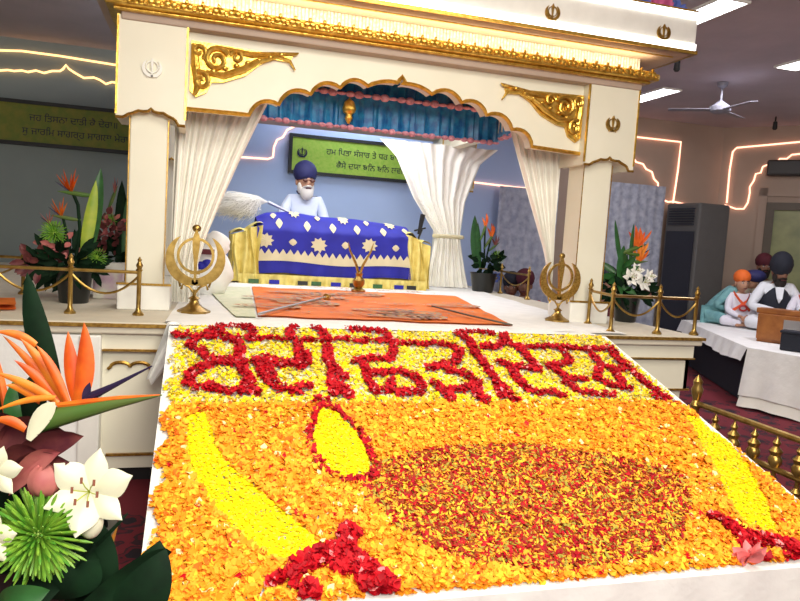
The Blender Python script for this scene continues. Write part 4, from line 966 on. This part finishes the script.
# chairs are not visible; harmonium in front of the musician
hb = at(752, 334, 'z', ZP); he = at(800, 343, 'z', ZP)
hr = thing('harmonium', (0, 0, 0), 'brown wooden harmonium played by the musician in the black vest', 'harmonium')
pA = at(756, 341, 'z', ZP); dH = (Vector((.55, -.84, 0))).normalized(); nH = Vector((dH.y, -dH.x, 0)); nH = nH if nH.x > 0 else -nH
def hbox(a0, a1, b0, b1, z0, z1, mb=None):
    mb = mb or MB(); p = lambda a, b: pA + dH * a + nH * b + Vector((0, 0, z0)); return mb.prism([p(a0, b0), p(a1, b0), p(a1, b1), p(a0, b1)], (0, 0, z1 - z0))
hbox(0, .85, 0, .36, .0, .34).build('case', 'harmonium', hr, smooth=False, bevel=.01)
hbox(-.03, .88, .0, .2, .34, .40).build('top_board', 'harmonium', hr, smooth=False, bevel=.008)
hbox(.0, .85, -.03, 0, .04, .33).build('bellows', 'harmonium', hr, smooth=False)
hbox(.28, .66, -.045, -.028, .18, .29).build('grille', 'steel', hr, smooth=False)
mb = MB()
for i in range(18): hbox(.05 + i * .042, .05 + i * .042 + .037, .21, .35, .34, .352, mb)
mb.build('keys', 'lily_white', hr, smooth=False)
bgp = at(779, 350, 'z', ZP)
bg = thing('black_case', (0, 0, 0), 'black box standing on the white cloth before the harmonium', 'case')
MB().prism([bgp + Vector((0, 0, 0)), bgp + dH * .75, bgp + dH * .75 + nH * .16, bgp + nH * .16], (0, 0, .19)).build('body', 'black_cloth', bg, smooth=False, bevel=.015)
MB().prism([bgp + dH * -.01 + nH * -.01 + Vector((0, 0, .19)), bgp + dH * .76 + nH * -.01 + Vector((0, 0, .19)), bgp + dH * .76 + nH * .17 + Vector((0, 0, .19)), bgp + dH * -.01 + nH * .17 + Vector((0, 0, .19))], (0, 0, .03)).build('lid', 'black_cloth', bg, smooth=False, bevel=.01)

# ================================================================== flowers
petal_p = lambda t: math.sin(PI * min(1, .12 + .88 * t) ** .8) ** .8
def bop(par, base, tip_dir, size, n=5, mk='bop_orange', stem=None, upv=(0, 0, 1)):    # bird of paradise flower
    base = Vector(base); d = Vector(tip_dir).normalized(); up = Vector(upv)
    MB().tube([base - d * size * .9, base - d * size * .4 - up * .02 * size, base, base + d * size * .55], [size * .06, size * .10, size * .10, size * .01], 8).build('spathe', 'spathe', par)
    side = d.cross(up).normalized()
    for k in range(n):
        a = -.35 + 1.1 * k / max(1, n - 1); v = (up * math.cos(a) + d * math.sin(a) + side * (.3 * ((k % 3) - 1))).normalized()
        MB().blade(base, base + v * size * (.85 + .2 * (k % 2)), size * .26, bend=side * .03 * size, side=side + d * .4, n=7, cup=.2, prof=lambda t: math.sin(PI * min(1, .15 + .85 * t)) ** .9).build('orange_petal', mk, par)
    MB().blade(base, base + (d + up * .6).normalized() * size * .8, size * .07, n=5).build('blue_tongue', 'bop_blue', par)
def lily(par, c, nrm_, R_, mk='lily', wk=.52, ang0=0.):
    c = Vector(c); nn = Vector(nrm_).normalized(); a1 = nn.cross(Vector((0, 0, 1))).normalized(); a2 = nn.cross(a1)
    for k in range(6):
        a = ang0 + k * PI / 3; d = a1 * math.cos(a) + a2 * math.sin(a)
        MB().blade(c - nn * R_ * .35, c + d * R_ + nn * R_ * (.05 if k % 2 else -.08), R_ * wk * (1 if k % 2 else .8), bend=nn * R_ * .12, side=d.cross(nn), n=9, cup=.22, prof=lambda t: (.25 + .9 * math.sin(PI * min(1, t ** .9)) ) * (1 - t ** 6 * .9)).build('petal', mk, par)
    for k in range(6):
        a = ang0 + .5 + k * PI / 3; d = a1 * math.cos(a) + a2 * math.sin(a); e = c + d * R_ * .27 + nn * R_ * .42
        MB().tube([c - nn * R_ * .2, c + d * R_ * .12 + nn * R_ * .2, e], R_ * .015, 5).build('stamen', 'leaf_yellow', par)
        MB().tube([e - a2 * R_ * .07, e + a2 * R_ * .07], R_ * .03, 6).build('anther', 'anther', par)
def mum(par, c, R_, n=170, axis=(0, -1, .2), name='spider_chrysanthemum'):
    c = Vector(c); ax = Vector(axis).normalized(); a1 = ax.cross(Vector((1, 0, .1))).normalized(); a2 = ax.cross(a1); mb = MB()
    for i in range(n):
        f = (i + .5) / n; ph = math.acos(1 - 1.45 * f); th = i * 2.39996
        d = ax * math.cos(ph) + (a1 * math.cos(th) + a2 * math.sin(th)) * math.sin(ph); rr = R_ * (.55 + .45 * f ** .5) * rng.uniform(.85, 1.08)
        tipd = (d + ax * .35 * rng.uniform(-.3, 1)).normalized()
        mb.tube([c + d * R_ * .12, c + d * rr * .6, c + d * rr * .88 + tipd * rr * .1, c + d * rr * .92 + tipd * rr * .2], [R_ * .02, R_ * .03, R_ * .035, R_ * .012], 5)
    o = mb.build(name, 'mum', par); MB().ell(c, (R_ * .25,) * 3, 10, 8).build('flower_core', 'mum_core', o); return o
def cluster(par, c, r, mk, n=40, name='flower_cluster', L=.05, wd=.03):
    c = Vector(c); mb = MB()
    for i in range(n):
        d = Vector(rng.normal(0, 1, 3)).normalized(); p = c + Vector((d.x * r[0], d.y * r[1], d.z * r[2])) * rng.uniform(.4, 1)
        mb.blade(p, p + (d + Vector(rng.normal(0, .4, 3))).normalized() * L, wd, n=4)
    return mb.build(name, mk, par)
def leaf(par, a, b, w_, mk='leaf', bend=(0, 0, 0), side=None, cup=.12):
    return MB().blade(a, b, w_, bend, side, 10, cup).build('leaf', mk, par)
def foliage(par, c, r, n, mk='leaf_dark', L=.16, wd=.05):
    return cluster(par, c, r, mk, n, 'foliage', L, wd)
def pot(par, c, w_, h, mk='pot_black'):
    MB().lathe([(w_ * .7, 0), (w_ * .75, .01), (w_ * .95, h * .9), (w_, h), (w_ * .9, h), (w_ * .85, h * .9), (.001, h * .88)], c, 20).build('pot', mk, par)

# stage left, nearer arrangement
y = 5.35; A = lambda u, v, dy=0: at(u, v, 'y', y + dy)
t = thing('flower_arrangement', (0, 0, 0), 'arrangement with orange bird of paradise and one tall yellow-green leaf, left stage', 'flower arrangement')
b = A(74, 296); pot(t, (b.x, y, ZS), .13, .26)
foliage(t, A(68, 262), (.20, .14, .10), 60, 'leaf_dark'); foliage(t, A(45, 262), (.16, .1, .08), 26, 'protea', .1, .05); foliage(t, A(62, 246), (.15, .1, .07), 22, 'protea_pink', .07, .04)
mum(t, A(54, 233), .095, 90); mum(t, A(97, 257), .07, 60)
bop(t, A(72, 193), (-.9, 0, .05), .17, 6, 'bop_orange'); bop(t, A(62, 217), (-.9, 0, .1), .14, 5, 'bop_gold'); bop(t, A(50, 224), (-.9, 0, .1), .10, 4, 'protea_pink')
MB().tube([A(74, 270), A(80, 230), A(78, 205), A(73, 193)], .012).build('stem', 'leaf_dark', t); MB().tube([A(70, 270), A(68, 240), A(63, 217)], .010).build('stem', 'leaf_dark', t)
leaf(t, A(83, 262), A(96, 180, -.03), .09, 'leaf_yellow', side=(1, 0, .2)); leaf(t, A(88, 258, .05), A(101, 168, .05), .11, 'leaf', side=(1, .3, .1))
for u, v in ((22, 285), (35, 291), (28, 262), (98, 280)): leaf(t, A(66, 272), A(u, v), .07, 'leaf_dark', bend=(0, -.05, .05))
# stage left, farther arrangement
y = 5.95; A = lambda u, v, dy=0: at(u, v, 'y', y + dy)
t = thing('flower_arrangement', (0, 0, 0), 'maroon and pink arrangement partly behind the left front column', 'flower arrangement')
b = A(113, 290); pot(t, (b.x, y, ZS), .14, .26)
foliage(t, A(112, 262), (.22, .12, .12), 60, 'leaf_dark', .14, .06); cluster(t, A(105, 235), (.14, .1, .17), 'protea', 60, 'maroon_flowers', .07, .05); cluster(t, A(110, 224), (.10, .1, .08), 'protea_pink', 26, 'pink_flowers', .05, .03)
mum(t, A(110, 220), .06, 50); bop(t, A(114, 195), (.3, 0, .9), .14, 4, 'protea_pink'); bop(t, A(112, 215), (-.3, 0, .9), .10, 3, 'protea_pink')
leaf(t, A(121, 262), A(122, 180), .10, 'leaf_dark', side=(1, .2, 0)); leaf(t, A(124, 262), A(131, 185), .08, 'leaf', side=(1, .2, 0))
cd = thing('wrapped_box', (0, 0, 0), 'pale patterned box standing right of the black flower pot', 'box')
b = at(108, 299, 'z', ZS); MB().box(b.x - .11, b.x + .10, b.y - .0, b.y + .12, ZS, ZS + .27).build('box', 'card', cd, smooth=False, bevel=.008); MB().box(b.x - .112, b.x + .102, b.y - .004, b.y + .124, ZS + .2, ZS + .275).build('lid', 'white_paint', cd, smooth=False)
# right rear arrangement
y = 8.0; A = lambda u, v, dy=0: at(u, v, 'y', y + dy)
t = thing('flower_arrangement', (0, 0, 0), 'small arrangement in a black pot standing right of the tied rear curtain', 'flower arrangement')
b = A(483, 282); bx = b.x; pot(t, (bx, y, ZS), .17, .24)
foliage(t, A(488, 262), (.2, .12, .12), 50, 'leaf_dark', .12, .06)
leaf(t, A(477, 268), A(475, 215), .14, 'leaf', side=(1, .2, 0)); leaf(t, A(480, 268), A(478, 222), .08, 'leaf', side=(1, .2, 0))
bop(t, A(485, 228), (.3, 0, .9), .18, 4); bop(t, A(491, 238), (.5, 0, .8), .18, 5); bop(t, A(495, 246), (.6, 0, .5), .14, 4, 'protea'); mum(t, A(498, 257), .09, 70); cluster(t, A(494, 277), (.12, .05, .04), 'flower_blue', 16, 'blue_flowers', .05, .04)
for p_ in ((485, 228), (491, 238)): MB().tube([A(484, 268), A(*p_)], .012).build('stem', 'leaf_dark', t)
# right front arrangement
y = 5.25; A = lambda u, v, dy=0: at(u, v, 'y', y + dy)
t = thing('flower_arrangement', (0, 0, 0), 'arrangement with white lilies and orange bird of paradise, right of the right column', 'flower arrangement')
b = A(625, 320); bx = max(b.x, 3.50); pot(t, (bx, y, ZS), .12, .24)
foliage(t, A(627, 290), (.20, .13, .11), 70, 'leaf_dark', .13, .055); foliage(t, A(618, 275), (.06, .05, .16), 26, 'leaf', .16, .06)
leaf(t, A(622, 270), A(615, 219), .055, 'leaf', side=(1, .2, .1)); leaf(t, A(630, 270), A(634, 223), .05, 'leaf', side=(1, .2, .1)); leaf(t, A(622, 285), A(624, 245), .12, 'leaf', side=(1, .2, .1))
bop(t, A(636, 248), (.9, -.1, .35), .19, 6); bop(t, A(638, 262), (.9, -.1, .1), .17, 5, 'bop_gold'); bop(t, A(640, 255), (.95, 0, -.05), .15, 4, 'bop_gold')
for u, v, r_ in ((632, 277, .085), (645, 282, .09), (638, 270, .07), (651, 276, .07)): lily(t, A(u, v, -.12), (.1 * (u - 640) / 10, -1, .3), r_, 'lily_white')
cluster(t, A(645, 293, -.1), (.03, .03, .03), 'protea', 14, 'red_flower', .03, .03); leaf(t, A(625, 290), A(664, 296), .05, 'leaf_dark'); leaf(t, A(620, 290), A(598, 300), .05, 'leaf_dark')
# bundle behind the left brass emblem
bn = thing('cloth_bundle', (0, 0, 0), 'cream and blue cloth bundle heaped behind the left brass emblem', 'cloth bundle')
y = 6.3; A = lambda u, v: at(u, v, 'y', y); c = A(205, 262)
MB().ell(c + Vector((0, 0, -.08)), (.24, .2, .25), 24, 16, fn=lambda p: 1 + .05 * math.sin(9 * p.x + 7 * p.z)).build('white_cloth', 'sheet', bn); 
MB().ell(A(216, 245), (.12, .1, .12), 16, 12, fn=lambda p: 1 + .06 * math.sin(9 * p.z + 5 * p.x)).build('cloth_fold', 'sheet', bn)
for u, v in ((182, 262), (188, 266), (201, 264), (207, 262)): MB().ell(A(u, v) + Vector((0, -.24, 0)), (.045, .03, .035), 10, 8).build('blue_fold', 'royal', bn)
MB().box(A(194, 250).x, A(214, 250).x, y - .26, y - .2, A(200, 253).z, A(200, 248).z).build('maroon_band', 'maroon', bn, smooth=False)

# ================================================================== foreground arrangement, near the camera
t = thing('flower_arrangement', (0, 0, 0), 'large foreground arrangement with lily, green chrysanthemum and bird of paradise at lower left', 'flower arrangement')
D = dep
c = D(30, 640, 1.25); pot(t, (c.x - .03, c.y + .02, .62), .17, .42, 'pot_black')
right = Vector(RC[0]); up = Vector(-RC[1]); fwd = Vector(RC[2])
toward = -fwd
mum(t, D(38, 535, 1.05), .073, 190, toward + up * .1)
lily(t, D(88, 492, 1.05), toward + right * .25 + up * .25, .066, 'lily', .62, .35)
lily(t, D(-8, 474, 1.02), toward + right * .3, .042, 'lily', .6, .2)
lily(t, D(-16, 540, 1.0), toward + right * .2, .045, 'lily', .6, .2)
MB().ell(D(91, 523, 1.07), (.018, .018, .024), 12, 10).build('lily_bud', 'lily', t)
# maroon protea: broad pointed bracts
for (u0, v0, u1, v1, w_, d0, mk) in [(5, 470, 84, 436, .055, 1.10, 'protea'), (0, 440, 66, 432, .06, 1.12, 'protea'), (8, 478, 70, 462, .05, 1.08, 'protea'), (0, 455, 50, 425, .06, 1.14, 'protea'), (10, 490, 60, 452, .045, 1.07, 'protea_pink'), (-5, 430, 40, 440, .07, 1.15, 'protea'), (0, 480, 40, 452, .06, 1.09, 'protea')]:
    MB().blade(D(u0, v0, d0), D(u1, v1, d0 - .03), w_, bend=up * .012, side=up + right * .1 - fwd * .3, n=9, cup=.3).build('maroon_petal', mk, t)
MB().ell(D(45, 480, 1.06), (.024, .022, .026), 16, 12, fn=lambda p: 1 + .05 * math.sin(6 * math.atan2(p.y, p.x))).build('pink_bud', 'protea_pink', t)
# bird of paradise, upright pair of petals with its long beak
bp = lambda t_: math.sin(PI * min(1, .2 + .8 * t_)) ** .85
MB().blade(D(79, 402, 1.1), D(84, 322, 1.09), .030, bend=right * .004, side=right - up * .1, n=10, cup=.2, prof=bp).build('orange_petal', 'bop_orange', t)
MB().blade(D(76, 402, 1.11), D(68, 331, 1.11), .026, bend=-right * .003, side=right + up * .05, n=10, cup=.2, prof=bp).build('orange_petal', 'bop_orange', t)
MB().tube([D(34, 428, 1.08), D(46, 420, 1.08), D(75, 412, 1.08), D(110, 404, 1.07), D(162, 395, 1.06)], [.012, .017, .015, .010, .001], 10).build('beak', 'spathe', t)
MB().tube([D(58, 405, 1.075), D(85, 402, 1.07), D(120, 398, 1.065), D(160, 395, 1.06)], [.004, .005, .004, .001], 6).build('beak_edge', 'bop_orange', t)
MB().tube([D(83, 403, 1.09), D(92, 396, 1.08), D(115, 385, 1.07), D(152, 366, 1.06)], [.006, .007, .004, .001], 8).build('blue_tongue', 'bop_blue', t)
MB().blade(D(84, 402, 1.085), D(90, 382, 1.08), .012, n=5).build('blue_tongue', 'bop_blue', t)
MB().blade(D(28, 440, 1.06), D(55, 402, 1.06), .028, bend=up * .008, side=right - up * .6, n=7).build('white_sheath', 'lily', t)
for (u0, v0, u1, v1, w_, d0, mk) in [(66, 404, 20, 338, .022, 1.12, 'bop_gold'), (68, 404, 36, 345, .020, 1.10, 'bop_orange'), (62, 404, 2, 335, .016, 1.14, 'bop_gold'), (60, 405, 14, 360, .018, 1.13, 'bop_orange'), (58, 404, -8, 372, .014, 1.10, 'bop_gold'), (55, 398, -8, 412, .012, 1.09, 'bop_gold'),
                                     (36, 345, -5, 332, .014, 1.12, 'bop_gold'), (50, 395, 30, 375, .024, 1.14, 'protea_pink'), (10, 438, -8, 345, .024, 1.18, 'bop_orange'), (25, 430, -8, 420, .016, 1.07, 'bop_orange'), (40, 402, 5, 385, .016, 1.11, 'bop_gold'), (66, 402, 45, 362, .018, 1.15, 'bop_gold')]:
    MB().blade(D(u0, v0, d0), D(u1, v1, d0 - .01), w_, bend=up * .006, side=up + right * .5, n=8, cup=.22, prof=bp).build('orange_petal', mk, t)
# leaves
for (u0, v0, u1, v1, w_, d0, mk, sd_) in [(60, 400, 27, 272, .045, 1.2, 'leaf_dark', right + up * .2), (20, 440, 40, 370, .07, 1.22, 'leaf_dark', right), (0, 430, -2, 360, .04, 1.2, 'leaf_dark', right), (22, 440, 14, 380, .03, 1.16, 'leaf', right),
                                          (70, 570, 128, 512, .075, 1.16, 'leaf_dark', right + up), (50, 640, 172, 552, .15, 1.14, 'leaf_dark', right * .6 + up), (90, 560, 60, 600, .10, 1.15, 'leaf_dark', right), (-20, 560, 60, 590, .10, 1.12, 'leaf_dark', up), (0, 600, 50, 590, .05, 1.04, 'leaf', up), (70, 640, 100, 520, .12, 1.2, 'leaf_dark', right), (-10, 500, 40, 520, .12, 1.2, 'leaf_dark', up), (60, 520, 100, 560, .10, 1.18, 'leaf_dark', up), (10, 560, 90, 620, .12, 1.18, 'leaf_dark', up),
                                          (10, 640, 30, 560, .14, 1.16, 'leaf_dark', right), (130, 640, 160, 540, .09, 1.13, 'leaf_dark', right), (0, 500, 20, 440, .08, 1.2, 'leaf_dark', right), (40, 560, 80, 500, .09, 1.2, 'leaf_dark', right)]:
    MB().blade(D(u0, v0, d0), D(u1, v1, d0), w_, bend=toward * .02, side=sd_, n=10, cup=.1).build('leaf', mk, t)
pd = thing('pedestal', (c.x - .03, c.y + .02, 0), 'dark pedestal under the foreground flowers', 'pedestal')
MB().lathe([(.2, 0), (.2, .04), (.08, .1), (.07, .52), (.18, .58), (.18, .62)]).build('column', 'pot_black', pd)

# move the origin of every composed thing to its base
bpy.context.view_layer.update()
for o in list(bpy.data.objects):
    if o.type == 'EMPTY' and o.parent is None and o.location.length < 1e-6:
        pts = []
        def rec(k):
            for c_ in kids(k):
                if c_.type == 'MESH': pts.extend([c_.matrix_world @ Vector(v) for v in c_.bound_box])
                rec(c_)
        rec(o)
        if not pts: continue
        mn = [min(p[i] for p in pts) for i in range(3)]; mx = [max(p[i] for p in pts) for i in range(3)]
        b = Vector(((mn[0] + mx[0]) / 2, (mn[1] + mx[1]) / 2, mn[2])); o.location = b
        for c_ in kids(o): c_.location = c_.location - b
